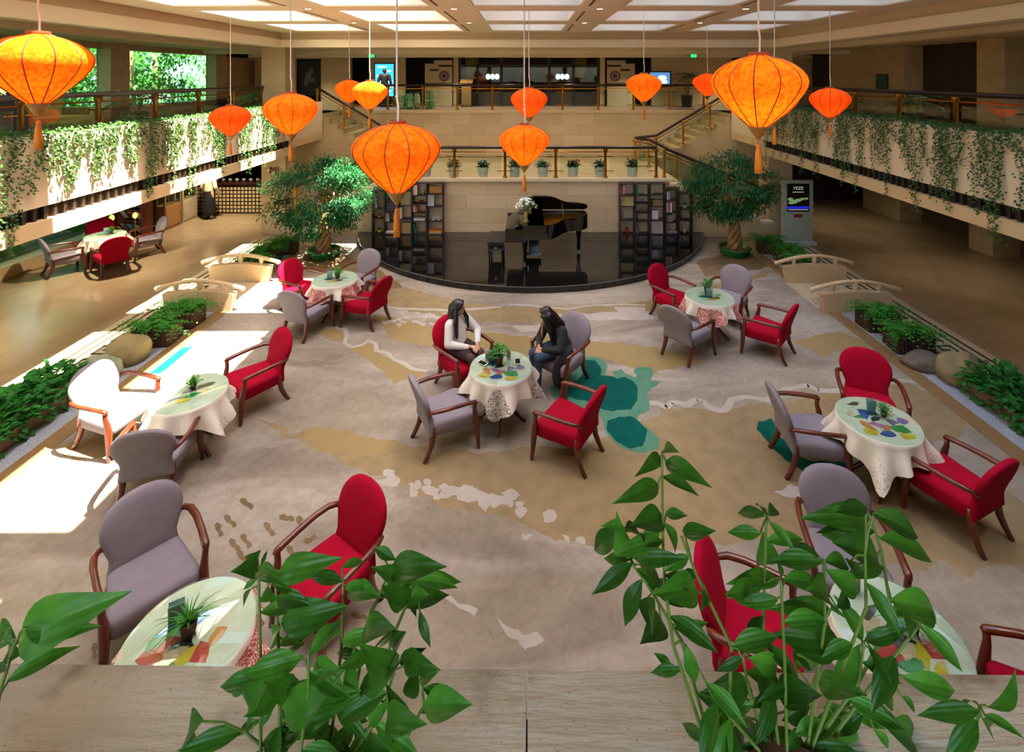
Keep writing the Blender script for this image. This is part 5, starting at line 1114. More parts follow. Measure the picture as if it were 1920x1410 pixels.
for i, (x, y, rz, lab) in enumerate(((-6.62, 8.98, .1, 'slatted box in front of the left bridges, nearer one'), (-6.6, 9.62, 0, 'slatted box touching the front left bridge'), (-6.72, 12.25, .1, 'slatted box right behind the rear left bridge'), (-6.7, 12.9, 0, 'slatted box, middle of the row behind the left bridge'), (-6.55, 13.55, .2, 'slatted box at the column end of the left planting bed'),
    (6.66, 8.75, -.1, 'slatted box in front of the right bridges, nearer one'), (6.66, 9.5, 0, 'slatted box touching the front right bridge'), (6.72, 12.25, -.1, 'slatted box right behind the rear right bridge'), (6.74, 12.9, 0, 'slatted box, middle of the row behind the right bridge'), (6.6, 13.6, -.2, 'slatted box nearest the information kiosk'))):
    fernbox(x, y, lab, i, rz)
def boulder(x, y, sx, sy, sz, seed, col, label):
    mb = MB(); mb.ball((0, 0, 0), 1, 28, 18)
    for i, p in enumerate(mb.v):
        v = Vector(p); q = 1+.22*noise.noise(v*1.3+Vector((seed, 0, 0)))+.08*noise.noise(v*3.5+Vector((seed, 3, 0))); z = v.z*q
        mb.v[i] = (v.x*q*sx, v.y*q*sy, max(-.55, z)*sz+.5*sz)
    o = mb.build('boulder', mat('boulder_'+col.strip('#'), col, .85, var=.8, scale=4, bump=.6, bscale=14), smooth=True); o.location = (x, y, .016); tag(o, label, 'rock')
boulder(-6.72, 8.4, .34, .3, .27, 1, '#9a8a5c', 'brown craggy boulder beside the near left fern box'); boulder(-6.72, 7.85, .29, .26, .24, 5, '#8f9a7c', 'smooth greenish boulder at the end of the left hedge')
boulder(6.5, 8.22, .3, .24, .15, 8, '#6e6256', 'flat grey-brown stone beside the near right fern box'); boulder(6.78, 7.85, .33, .29, .28, 11, '#9a8a62', 'large tan boulder at the end of the right hedge')
# hedges of broad leaves in stone troughs
def lobed(mb, s=1):
    P = [(0, 0), (.15, .28), (.4, .42), (.7, .3), (1, 0), (.7, -.3), (.4, -.42), (.15, -.28)]
    mb.add([(x*s, y*s, .12*s*math.sin(x*3)-.1*abs(y)*s) for x, y in P]+[(.45*s, 0, .12*s)], [(i, (i+1) % 8, 8) for i in range(8)]); return mb
LOB = lobed(MB(), .115).mesh('leaf', M_leafE)
def hedge(s, y0, y1, label, seed):
    r = random.Random(seed); o = tag(empty('trailing_hedge', (s*6.95, (y0+y1)/2, .016)), label, 'hedge'); L_ = (y1-y0)/2
    mb = MB(); mb.box(-.34, .34, -L_, L_, 0, .2); stone = mb.build('trough', mat('rough_trough', '#7d6648', .9, var=.8, scale=5, bump=.6), o)
    big = []; mb = MB()
    for i in range(2600):
        y = r.uniform(-L_, L_); x = r.uniform(-.4, .4); h = .22+.2*(1-(x/.44)**2)+.05*noise.noise(Vector((x*3, y*3, seed))); c = Vector((x, y, h*r.uniform(.8, 1.05))); d = Vector((x*1.6+r.uniform(-.5, .5), r.uniform(-.7, .7), r.uniform(-.3, .5)))
        if i < 220: big.append((c+Vector((0, 0, .03)), d))
        else: leaf_quad(mb, c, d, Vector((0, 0, 1)), r.uniform(.08, .12), r.uniform(.05, .08), .15)
    for i in range(60):
        y = r.uniform(-L_, L_); leaf_quad(mb, Vector((-s*.36, y, r.uniform(.05, .2))), Vector((-s, r.uniform(-.5, .5), -.6)), Vector((0, 0, 1)), .12, .08, .15)
    stuffpart(mb.build('foliage', M_leafE, o))
    for c, d in big: inst('leaf', LOB, o, c, d.to_track_quat('X', 'Z').to_euler(), r.uniform(.9, 1.25))
hedge(-1, 4.2, 7.65, 'broad-leaved hedge in a stone trough along the left edge of the carpet', 21); hedge(1, 4.2, 7.6, 'broad-leaved hedge in a stone trough along the right edge of the carpet', 22)

# ================================================================ STONE BRIDGES
def bridge(s, y, label):
    o = tag(empty('bridge_balustrade', (s*6.65, y, .01)), label, 'balustrade', 'stone bridge balustrades'); th = .07
    top = [(-.72+1.44*i/14, .36+.06*math.sin(math.pi*i/14)) for i in range(15)]; poly = [(-.66, 0), (.66, 0)]+top[::-1]
    mb = MB(); n = len(poly); mb.add([(x, -th, z) for x, z in poly]+[(x, th, z) for x, z in poly], [tuple(range(n)), tuple(range(2*n-1, n-1, -1))]+[((i+1) % n, i, n+i, n+(i+1) % n) for i in range(n)]); mb.build('panel', M_stone2, o)
    arc_ = [(-.86+1.72*i/20, .45+.155*math.sin(math.pi*i/20)) for i in range(21)]
    MB().tube([(x, 0, z) for x, z in arc_], .042, 10).build('handrail', M_stone2, o, smooth=True)
    for e in (-1, 1): MB().ball((e*.87, 0, .44), (.055, .05, .05), 10, 8).build('scroll_end', M_stone2, o, smooth=True)
    for x in (-.48, 0, .48): zt = .46+.15*math.cos(x*1.7); MB().lathe([(.05, 0), (.035, .04), (.05, .08), (.06, zt-.38)], 8, (x, 0, .385)).build('baluster', M_stone2, o)
bridge(-1, 10.19, 'front stone bridge balustrade on the left'); bridge(-1, 11.65, 'rear stone bridge balustrade on the left'); bridge(1, 10.15, 'front stone bridge balustrade on the right'); bridge(1, 11.6, 'rear stone bridge balustrade on the right')
for s in (-1, 1):
    S('floor_bridge_'+('left' if s < 0 else 'right'), MB().box(min(s*5.95, s*7.1), max(s*5.95, s*7.1), 10.25, 11.55, 0, .022), mat('border_marble', '#c2b190', .2))
    mb = MB()
    for cxx, cyy in ((6.3, 10.5), (6.7, 11.2)):
        for R_ in (.12, .19, .26): mb.tube([(s*cxx+R_*math.cos(t), cyy+R_*math.sin(t), .0225) for t in [i*math.pi/10 for i in range(21)]], .012, 4, False)
    S('trim_%d' % (50+s), mb, mat('grey_inlay', '#8a8474', .3))

# ================================================================ IVY ON THE BALCONIES
def ivy(s, seed, label):
    r = random.Random(seed); mb = MB(); X = 7.07
    def lf(x, y, z, sc=1):
        d = Vector((-s*r.uniform(.1, 1), r.uniform(-1, 1), r.uniform(-.9, .2))); leaf_quad(mb, Vector((s*x, y, z)), d, Vector((-s*.6, 0, .8)), r.uniform(.038, .06)*sc, r.uniform(.03, .046)*sc, .2)
    y = .9
    while y < 15.0:
        dens = .5+.5*noise.noise(Vector((y*.9, seed, 0))); L_ = (.3+1.05*max(0, dens))*r.uniform(.5, 1.2)
        if r.random() < (.16 if s < 0 else .3): L_ = r.uniform(1.0, 1.7)
        if noise.noise(Vector((y*1.7, seed+9, 0))) < -.32: L_ *= .35
        n = int(L_*58); ph = r.uniform(0, 6)
        for i in range(n): t = i/n; lf(X-r.uniform(-.01, .06), y+.05*math.sin(ph+t*5)+r.gauss(0, .035), 3.93-t*L_)
        y += r.uniform(.03, .07) if r.random() < .9 else r.uniform(.1, .25)
    for i in range(3600):
        yy = r.uniform(.8, 15.0); xx = r.uniform(7.02, 7.5); lf(xx, yy, 3.88+.14*abs(noise.noise(Vector((yy*2, xx, seed))))+r.uniform(0, .07), 1.1)
    o = mb.build('hanging_ivy', M_leafB); o['kind'] = 'stuff'; tag(o, label, 'ivy')
ivy(-1, 31, 'hanging ivy covering the sunlit left balcony front'); ivy(1, 47, 'hanging ivy covering the shaded right balcony front')
# ================================================================ KIOSK, BAR, CABINETS, FAR GALLERY
ks = tag(empty('information_kiosk', (7.7, 14.3, .006)), 'white information kiosk with lit screen before the right column', 'kiosk')
M_kw = mat('kiosk_white', '#b4bba8', .4)
MB().box(-.42, .42, -.06, .06, .08, 1.8).build('cabinet', M_kw, ks); MB().box(-.46, .46, -.2, .2, 0, .08).build('plinth', cm('#cfcfcc', .4), ks)
mb = MB(); mb.box(-.42, -.32, -.075, -.06, .9, 1.8); mb.box(.32, .42, -.075, -.06, .9, 1.8); mb.box(-.32, .32, -.075, -.06, 1.72, 1.8); mb.box(-.32, .32, -.075, -.06, .88, .92); mb.build('bezel', M_kw, ks)
sc_ = MB().box(-.32, .32, -.066, -.06, .92, 1.72).build('screen', cm('#15140f', .15), ks)
MB().box(-.31, .31, -.069, -.066, 1.0, 1.07).build('blue_strip', emis('screen_blue', '#1420a8', .8), sc_)
mb = MB()
for x, z, a, b in ((-.22, 1.27, .08, .05), (-.12, 1.2, .1, .06), (.0, 1.24, .09, .05), (.12, 1.28, .08, .035), (.23, 1.29, .06, .03), (-.2, 1.17, .08, .04)): mb.ball((x, -.067, z), (a, .003, b), 10, 6)
mb.build('picture', emis('screen_green', '#7f9a70', .4), sc_)
MB().box(-.28, .28, -.069, -.066, .965, .985).build('caption_line', emis('screen_white', '#b8a8a0', .5), sc_)
def text(s, size, loc, rot, m, parent, name='lettering', ext=.004):
    c = bpy.data.curves.new(name, 'FONT'); c.body = s; c.size = size; c.align_x = 'CENTER'; c.align_y = 'CENTER'; c.extrude = ext
    t = bpy.data.objects.new(name, c); COL.objects.link(t); dg = bpy.context.evaluated_depsgraph_get(); me = bpy.data.meshes.new_from_object(t.evaluated_get(dg)); bpy.data.objects.remove(t)
    o = bpy.data.objects.new(name, me); COL.objects.link(o); me.materials.append(m); o.location = loc; o.rotation_euler = rot; o.parent = parent; return o
text('YEZE', .13, (0, -.07, 1.58), (math.pi/2, 0, 0), emis('screen_letter', '#a8a89c', .5), sc_)
MB().box(-.16, .16, -.069, -.066, 1.465, 1.485).build('caption_line', emis('screen_letter', '#a8a89c', .5), sc_)
MB().box(-.12, .12, -.066, -.06, .76, .84).build('red_label', cm('#7a2a22', .5), ks)
# red letters on the left column
sg = tag(empty('column_sign', (-7.6, 15.085, 1.93)), 'dark red letters on the left column', 'sign'); text('MI', .3, (0, 0, 0), (math.pi/2, 0, 0), cm('#6a1c14', .4), sg, ext=.015)
# lattice bar
bar = tag(empty('lattice_bar', (-10.4, 17.6, 0)), 'dark bar counter with cream lattice squares at the end of the left hall', 'bar counter')
MB().box(-1.35, 1.25, -.18, .3, 0, 1.02).build('body', M_dwood, bar); MB().box(-1.4, 1.3, -.26, .34, 1.02, 1.1).build('worktop', mat('bar_top', '#3a1712', .25), bar)
SQ = MB().box(-.042, .042, -.012, 0, -.042, .042).mesh('lattice_square', mat('lattice_cream', '#c4ad7c', .6))
for i in range(20):
    for j in range(7): inst('lattice_square', SQ, bar, (-1.27+.128*i, -.18, .1+.128*j))
bs = tag(empty('back_bar', (-10.4, 19.1, 0)), 'dark back bar shelves behind the lattice counter', 'shelf')
MB().box(-1.4, 1.4, -.2, .25, 0, 1.0).build('cupboard', M_dwood, bs)
for z in (1.25, 1.6, 1.95): MB().box(-1.4, 1.4, -.1, .25, z, z+.03).build('shelf', M_dwood, bs)
for i in range(9):
    c = tag(empty('bar_cup', (-11.35+.24*i, 17.55, 1.101)), 'small white cup on the lattice bar, %s from the left' % ['first', 'second', 'third', 'fourth', 'fifth', 'sixth', 'seventh', 'eighth', 'ninth'][i], 'cup', 'white cups on the bar'); MB().lathe([(0, 0), (.035, 0), (.05, .09), (.045, .09), (.03, .012), (0, .012)], 12).build('bowl', M_white, c, smooth=True); MB().tube([(.045, 0, .07), (.07, 0, .06), (.065, 0, .03), (.04, 0, .025)], .006, 5).build('handle', M_white, c)
def cabinet(x, y, label, wood):
    o = tag(empty('display_cabinet', (x, y, 0)), label, 'cabinet'); m = mat(wood[0], wood[1], .45, var=.4, scale=6)
    MB().box(-.3, .0, -.36, .36, 0, .75).build('base', m, o)
    d = MB().box(0, .018, -.33, .33, .08, .7).build('door', m, o); MB().ball((.03, .26, .4), .014, 8, 6).build('knob', M_brass, d)
    mb = MB()
    for yy in (-.36, .31): mb.box(-.05, 0, yy, yy+.05, .75, 1.95); mb.box(-.3, -.25, yy, yy+.05, .75, 1.95)
    mb.box(-.3, 0, -.36, .36, 1.95, 2.03); mb.build('frame', m, o)
    for z in (1.1, 1.5): MB().box(-.28, -.03, -.31, .31, z, z+.02).build('shelf', m, o)
    MB().box(-.01, -.004, -.31, .31, .76, 1.95).build('glass_pane', M_glass, o)
    MB().box(-.3, -.29, -.31, .31, .76, 1.95).build('back_panel', cm('#3a4a40', .6), o)
    for i in range(5):
        b_ = tag(empty('bottle', (x-.15, y-.24+.12*i, 1.121)), '%s bottle from the front in the ' % ['first', 'second', 'third', 'fourth', 'fifth'][i]+label, 'bottle', 'bottles in the display cabinets'); MB().lathe([(0, 0), (.032, 0), (.034, .15), (.012, .2), (.012, .26), (0, .26)], 10).build('vessel', cm(['#2a4a30', '#6a3a18', '#3a3a20'][i % 3], .15), b_, smooth=True); MB().lathe([(0, .26), (.014, .26), (.014, .285), (0, .285)], 8).build('cap', M_gold, b_)
cabinet(-11.15, 15.8, 'glazed oak cabinet nearer the magazine stand', ('cab_oak', '#8a6238')); cabinet(-11.15, 16.6, 'glazed pale cabinet nearer the bar', ('cab_pale', '#a89878'))
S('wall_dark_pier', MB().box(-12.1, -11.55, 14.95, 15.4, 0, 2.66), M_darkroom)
# magazine stand
ms_ = tag(empty('magazine_stand', (-11.55, 14.55, 0), -.35), 'wooden stand with tilted magazines in the left hall', 'stand')
MB().box(-.5, .5, 0, .3, 0, .12).build('plinth', M_dwood, ms_)
for sx_ in (-.52, .5): MB().box(sx_, sx_+.03, 0, .32, 0, 1.35).build('side_panel', M_wood, ms_)
for j, z in enumerate((.35, .72, 1.05)): mb = MB(); mb.obox((0, .1, z), (1.0, .02, .3), 0, .5); mb.build('tilted_shelf', M_wood, ms_); MB().box(-.5, .5, -.02, .0, z-.17, z-.13).build('lip', M_wood, ms_)
cols = ['#b07a68', '#5f9aa8', '#c8b8a0', '#d8d0c0', '#7a3a30', '#9aa89a', '#a8c0c8', '#c8a890', '#4a5a6a']
names_m = ['pink', 'teal blue', 'tan', 'cream', 'maroon', 'grey-green', 'pale blue', 'peach', 'navy']
Rm = Matrix.Rotation(-.35, 4, 'Z')
for j, z in enumerate((.35, .72, 1.05)):
    for i in range(3):
        p = Rm @ Vector((-.33+.33*i, .07, z)); o = tag(empty('magazine', (-11.55+p.x, 14.55+p.y, p.z)), '%s magazine on the %s rack of the magazine stand' % (names_m[j*3+i], ['lowest', 'middle', 'top'][j]), 'magazine', 'magazines on the stand'); o.rotation_euler = (.5, 0, -.35)
        MB().box(-.12, .12, -.008, 0, -.13, .15).build('cover', cm(cols[j*3+i], .4), o); MB().box(-.08, .08, -.0095, -.008, .09, .12).build('title_bar', cm('#e8e4da', .5), o)
for x, y, lab in ((-11.1, 14.2, 'small amber lamp right of the magazine stand'), (-11.55, 13.95, 'small amber lamp left of the magazine stand')):
    o = tag(empty('amber_lamp', (x, y, 0)), lab, 'lamp'); MB().tube([(0, 0, .02), (0, 0, .75)], .015, 6).build('stem', M_brass, o); MB().lathe([(0, 0), (.12, 0), (.1, .02), (0, .03)], 14).build('base', M_brass, o); MB().ball((0, 0, .83), (.06, .06, .085), 10, 8).build('shade', emis('amber_glow', '#ffb84a', 3), o, smooth=True)

# --- far gallery
def bx_(u, y=YB): return (u-UC)*y/FPX
def screen_panel(uo, ui, label, eu):
    "stepped white screen with round emblem; uo outer edge, ui edge at the pilaster"
    a, b = bx_(uo, 22.3), bx_(ui, 22.3); w_ = b-a; o = tag(empty('emblem_screen', (a, 22.3, 3.45)), label, 'screen')
    P = [(0, 0), (w_, 0), (w_, 2.03), (w_*.33, 2.03), (w_*.33, 1.88), (0, 1.88)]; n = len(P)
    if w_ < 0: P = P[::-1]
    mb = MB(); mb.add([(x, -.04, z) for x, z in P]+[(x, .04, z) for x, z in P], [tuple(range(n)), tuple(range(2*n-1, n-1, -1))]+[((i+1) % n, i, n+i, n+(i+1) % n) for i in range(n)]); mb.build('board', mat('screen_cream', '#b3a284', .6), o)
    mb = MB(); mb.obox((w_*.75, -.045, 1.78), (abs(w_)*.5, .012, .09)); mb.obox((w_*.35, -.045, 1.60), (abs(w_)*.33, .012, .09)); mb.build('roof_mark', M_darkroom, o)
    e = MB().lathe([(0, -.006), (.24, -.006), (.24, .006), (0, .006)], 32).build('emblem', cm('#6a4a5c', .6), o); e.matrix_local = Matrix.Translation((bx_(eu, 22.3)-a, -.05, 1.33)) @ Matrix.Rotation(math.pi/2, 4, 'X')
    for k_ in range(8):
        t = k_*math.pi/4; MB().ball((.13*math.cos(t), .13*math.sin(t), .0), (.045, .045, .012), 8, 5).build('petal', cm('#a88c94', .6), e)
    MB().ball((0, 0, 0), (.07, .07, .014), 10, 5).build('boss', cm('#3a2432', .5), e)
    MB().box(min(0, w_), max(0, w_), -.045, -.04, .98, 1.02).build('joint', M_darkroom, o)
screen_panel(797, 848, 'white stepped screen with round emblem left of the restaurant front', 833); screen_panel(1190, 1138, 'white stepped screen with round emblem right of the restaurant front', 1153)
# restaurant front
rf = tag(empty('restaurant_front', (0, 22.5, 3.45)), 'dark glazed restaurant front in the far gallery', 'shopfront')
us = [862, 895, 940, 985, 1030, 1075, 1122]
for u in us: MB().box(bx_(u)-.06, bx_(u)+.06, -.05, .05, 0, 2.3).build('mullion', cm('#1f1210', .5), rf)
MB().box(bx_(862), bx_(1122), -.05, .05, 1.75, 1.85).build('transom', cm('#1f1210', .5), rf); MB().box(bx_(862), bx_(1122), -.04, .04, 0, .6).build('base_panel', cm('#3a2c28', .4), rf)
for a, b in zip(us, us[1:]): MB().box(bx_(a)+.06, bx_(b)-.06, -.006, .006, .6, 2.25).build('glass_pane', M_glass, rf)
for x, lab in ((-1.55, 'left'), (1.6, 'right')):
    s_ = tag(empty('lit_sign', (x, 22.62, 4.75)), 'pale glowing sign inside the %s half of the restaurant front' % lab, 'sign')
    for i in range(3): MB().ball((-.2+.2*i, 0, 0), (.11, .02, .13), 10, 6).build('lit_shape', emis('sign_glow', '#bfe8da', 1.6), s_, smooth=True)
    MB().box(-.36, .36, .03, .05, -.2, .2).build('backing', M_darkroom, s_); MB().box(-.02, .02, .035, .045, .2, 1.01).build('hanger', M_dark, s_)
for x, lab in ((-2.55, 'left'), (2.45, 'right')):
    c_ = tag(empty('yellow_drape', (x, 22.8, 4.72)), 'yellow drape inside the %s end of the restaurant front' % lab, 'drape'); mb = MB()
    for i in range(6): mb.tube([(-.2+.08*i, .02*(i % 2), 1.0), (-.2+.08*i, .03, .5), (-.2+.06*i, 0, 0)], .045, 6)
    mb.build('folds', mat('yellow_silk', '#a07818', .6), c_, smooth=True); MB().box(-.3, .3, -.02, .04, 1.0, 1.04).build('rail', M_gold, c_)
for i, (x, col) in enumerate(((-2.0, '#8a1c20'), (-1.45, '#a02420'), (.2, '#5a2a2c'), (1.0, '#7a2a24'), (1.5, '#a0401c'), (1.95, '#a0401c'))):
    o = tag(empty('dining_chair', (x, 23.3, 3.45)), 'red dining chair inside the restaurant, %s from the left' % ['first', 'second', 'third', 'fourth', 'fifth', 'sixth'][i], 'chair'); m = cm(col, .7)
    MB().box(-.22, .22, -.22, .22, .42, .48).build('seat', m, o); mb = MB(); mb.obox((0, -.2, .75), (.42, .05, .5), 0, .1); mb.build('backrest', m, o)
    for a in (-.19, .19):
        for b in (-.19, .19): MB().box(a-.02, a+.02, b-.02, b+.02, 0, .42).build('leg', M_dwood, o)
# blue screen, tv
o = tag(empty('blue_display', (bx_(722, 22.3), 22.2, 3.75)), 'tall bright blue display screen behind the standing man', 'screen'); MB().box(-.45, .45, 0, .06, .1, 1.6).build('housing', cm('#101214', .4), o); sc2 = MB().box(-.41, .41, -.006, 0, .14, 1.56).build('screen', emis('blue_screen', '#2f9fd8', 1.6), o)
mb = MB()
for z, a, b in ((1.4, -.3, .1), (1.22, -.05, .3), (1.0, -.35, -.1), (.75, -.2, .35), (.5, -.1, .35), (.3, -.3, .3)): mb.box(a, b, -.009, -.006, z, z+.07)
mb.build('white_lines', emis('blue_screen_text', '#d8f0fa', 1.5), sc2)
MB().box(-.3, .3, .0, .2, -.3, .1).build('stand', cm('#101214', .4), o)
o = tag(empty('wall_television', (bx_(1238, 22.2), 22.25, 4.4)), 'small television showing a blue picture near the far right plant', 'television'); MB().box(-.5, .5, 0, .06, -.1, .6).build('housing', cm('#0e0e10', .3), o); sc3 = MB().box(-.44, .44, -.006, 0, -.04, .54).build('screen', emis('tv_picture', '#4a7cae', 1.0), o)
mb = MB(); mb.ball((.1, -.007, .3), (.2, .004, .12), 10, 6); mb.ball((.2, -.007, .12), (.14, .004, .08), 10, 6); mb.build('bright_patch', emis('tv_white', '#c8dcea', 1.2), sc3); MB().box(-.04, .04, .06, .25, .2, .3).build('bracket', M_dark, o)
# lectern, ceramic stools, palms, exit lights
o = tag(empty('lectern', (bx_(875, 21.8), 21.8, 3.45)), 'wooden lectern before the restaurant front', 'lectern'); MB().box(-.2, .2, -.15, .15, 0, 1.0).build('body', mat('lectern_wood', '#8a6a3a', .5, var=.4), o); mb = MB(); mb.obox((0, 0, 1.1), (.55, .42, .04), 0, .4); mb.build('slanted_top', mat('lectern_wood', '#8a6a3a', .5), o); MB().box(-.24, .24, -.19, .19, 0, .06).build('foot', M_dwood, o)
gl = [mat('jade_glaze', '#6fae6a', .25, var=.9, scale=9, col2='#c8dcb8'), mat('green_glaze2', '#3f9a58', .25, var=.9, scale=11, col2='#a8d0a0')]
for i, (u, h, r_, lab) in enumerate(((753, .55, .17, 'leftmost'), (768, .62, .17, 'second from left'), (782, .62, .13, 'middle'), (802, .75, .11, 'second from right'), (811, .8, .12, 'rightmost'))):
    o = tag(empty('ceramic_vase', (bx_(u, 20.3), 20.3, 3.45)), 'green glazed floor vase behind the far railing, %s of five' % lab, 'vase', 'green floor vases'); MB().lathe([(0, 0), (r_*.7, 0), (r_, h*.2), (r_*.9, h*.45), (r_, h*.75), (r_*.7, h*.95), (r_*.75, h), (r_*.6, h), (0, h*.8)], 18).build('vessel', gl[i % 2], o, smooth=True); MB().lathe([(r_*.98, h*.43), (r_*.99, h*.46), (r_*.95, h*.49)], 18).build('band', cm('#dfe8cf', .3), o)
def palm(x, y, z, h, label, seed, pot='#121210'):
    r = random.Random(seed); o = tag(empty('potted_palm', (x, y, z)), label, 'plant'); MB().lathe([(0, 0), (.2, 0), (.26, .5), (.24, .52), (.2, .45), (0, .45)], 16).build('planter', cm(pot, .3), o, auto=40)
    for i in range(4): a = i*1.6; MB().tube([(.05*math.cos(a), .05*math.sin(a), .4), (.12*math.cos(a), .12*math.sin(a), h*.6)], [.03, .015], 6).build('stem', M_bark, o)
    mb = MB()
    for i in range(30):
        a = r.uniform(0, 6.28); e = r.uniform(.2, 1.3); L_ = r.uniform(.5, .85); P = [Vector((math.cos(a)*L_*t*math.cos(e)*1.1, math.sin(a)*L_*t*math.cos(e)*1.1, h*.62+L_*(math.sin(e)*t-.55*t*t))) for t in [j/9 for j in range(10)]]
        for j in range(2, 10):
            t = (P[j]-P[j-1]).normalized(); s = t.cross(Vector((0, 0, 1))).normalized()
            for g in (-1, 1): leaf_quad(mb, P[j], s*g+t*.8, Vector((0, 0, 1)), .22*(1-.06*j), .03, .3)
    stuffpart(mb.build('fronds', M_leafC, o))
palm(bx_(1288, 21.5), 21.5, 3.45, 1.9, 'tall palm in a dark planter at the right of the far gallery', 3); palm(8.6, 11.2, 3.45, 1.1, 'dark leafy plant behind the right balcony railing', 4); palm(-8.9, 11.4, 3.45, 1.2, 'leafy plant behind the left balcony railing by the window', 5); palm(-8.9, 16.6, 3.45, 1.0, 'leafy plant beside the left upper column', 6)
for u, lab in ((697, 'left'), (1300, 'right')):
    o = tag(empty('exit_light', (bx_(u, 20), 20, 5.66)), 'small green exit light hanging in the far %s gallery' % lab, 'exit light'); MB().box(-.14, .14, -.03, .03, -.16, 0).build('housing', cm('#20402a', .5), o); MB().box(-.12, .12, -.034, -.03, -.14, -.02).build('lit_face', emis('exit_green', '#1fa04a', 2.5), o); MB().box(-.01, .01, -.01, .01, 0, .1).build('hanger', M_dark, o)
# pictures / doors at the ends of the side galleries
for u, lab in ((577, 'dark ink painting in the doorway left of the far stair'),):
    o = tag(empty('wall_painting', (bx_(u, 22.7), 22.75, 3.9)), lab, 'painting'); MB().box(-.55, .55, 0, .04, 0, 1.6).build('frame', cm('#141012', .5), o); mb = MB()
    for i, (x, z, a, b) in enumerate(((0, .9, .14, .2), (.15, 1.1, .1, .16), (.12, .7, .2, .12), (-.1, .6, .12, .2))): mb.ball((x, -.002, z), (a, .004, b), 10, 6)
    mb.build('pale_shapes', cm('#6a6460', .7), o)
o = tag(empty('wall_painting', (12.17, 17.2, 4.5), 0), 'small blue-green picture on the right upper gallery wall', 'painting'); MB().box(0, .03, -.28, .28, -.3, .35).build('frame', cm('#26302e', .5), o); MB().box(-.004, 0, -.24, .24, -.26, .31).build('canvas', cm('#2f5a58', .6), o)
# lounge chair and sofa on the left gallery
o = tag(empty('lounge_chair', (-9.6, 9.4, 3.45), .6), 'dark pointed-back lounge chair behind the left balcony railing', 'armchair'); m = cm('#17181a', .6)
MB().box(-.35, .35, -.3, .4, .2, .42).build('seat', m, o); mb = MB(); mb.add([(-.38, -.3, .35), (.38, -.3, .35), (0, -.42, 1.05), (-.38, -.2, .35), (.38, -.2, .35), (0, -.34, 1.05)], [(0, 1, 2), (5, 4, 3), (0, 3, 4, 1), (1, 4, 5, 2), (2, 5, 3, 0)]); mb.build('backrest', m, o)
for a in (-.3, .3):
    for b in (-.25, .35): MB().tube([(a, b, 0), (a, b, .2)], .02, 6).build('leg', M_dark, o)
o = tag(empty('sofa', (-10.6, 10.8, 3.45), math.pi/2), 'olive sofa below the left gallery window', 'sofa'); m = mat('olive_fabric', '#6a6a2a', .85)
MB().box(-.9, .9, -.4, .4, .1, .42).build('seat', m, o); MB().box(-.9, .9, .25, .45, .42, .85).build('backrest', m, o)
for a in (-1.02, .9): MB().box(a, a+.12, -.4, .45, .1, .6).build('armrest', m, o)
for a in (-.85, .85): MB().box(a-.03, a+.03, -.35, .4, 0, .1).build('foot', M_dark, o)

# ================================================================ GARDEN BEYOND THE LEFT WINDOWS
S('floor_garden', MB().box(-40, -12.7, -12, 40, -.3, -.02), mat('garden_soil', '#3a4a28', .95, var=.8, scale=2))
M_gleaf = leafmat('garden_leaf', '#6fb04a', '#3a8436', .45, scale=3)
def gtree(x, y, h, rx, seed, label, n=90, per=60):
    r = random.Random(seed); o = tag(empty('garden_tree', (x, y, -.02)), label, 'tree', 'trees outside the left windows')
    MB().tube([(0, 0, 0), (.1, .05, h*.4), (0, 0, h*.8)], [.13, .1, .05], 8).build('trunk', M_bark, o, smooth=True); mb = MB()
    for i in range(n):
        q = rv(r); c = Vector((q.x*rx, q.y*rx, h*.55+q.z*h*.46))*1
        for j in range(per): p = c+Vector((r.gauss(0, .3), r.gauss(0, .3), r.gauss(0, .2))); leaf_quad(mb, p, rv(r)+Vector((0, 0, -.3)), Vector((0, 0, 1)), r.uniform(.13, .24), r.uniform(.08, .13))
    stuffpart(mb.build('foliage', M_gleaf, o))
for i, (x, y, h, rx) in enumerate(((-15.4, 4, 7, 1.8), (-16.2, 8, 8, 2.0), (-15.2, 12, 7.5, 1.7), (-16.4, 15.5, 8.5, 2.0), (-15.4, 19.5, 7.6, 1.7), (-17.5, 23.5, 9, 2.4), (-19.5, 11, 9.5, 2.6), (-19.5, 17.5, 9.5, 2.6), (-19, 6, 9, 2.5), (-19, 14.3, 9.5, 2.4), (-19, 21, 9, 2.4), (-20.5, 26.5, 10, 3))):
    gtree(x, y, h, rx, 60+i, 'leafy garden tree outside the left windows, %s from the viewer' % ['nearest', 'second', 'third', 'fourth', 'fifth', 'farthest', 'back-row second', 'back-row fourth', 'back-row nearest', 'back-row third', 'back-row fifth', 'back-row farthest'][i])
for i, y in enumerate((1, 4, 7, 10, 13, 16)):
    r = random.Random(90+i); o = tag(empty('garden_shrub', (-13.9, y, -.02)), 'low shrub behind the lower left window, number %s along the kerb' % ['one', 'two', 'three', 'four', 'five', 'six'][i], 'shrub', 'shrubs outside the lower window'); mb = MB()
    for j in range(1500): q = rv(r); leaf_quad(mb, Vector((q.x*.7*r.random()**.3, q.y*1.2*r.random()**.3, .7+q.z*.75)), q+Vector((0, 0, .2)), Vector((0, 0, 1)), r.uniform(.09, .16), r.uniform(.05, .08))
    stuffpart(mb.build('foliage', M_gleaf, o)); MB().tube([(0, 0, 0), (0, 0, .8)], .04, 6).build('stem', M_bark, o)
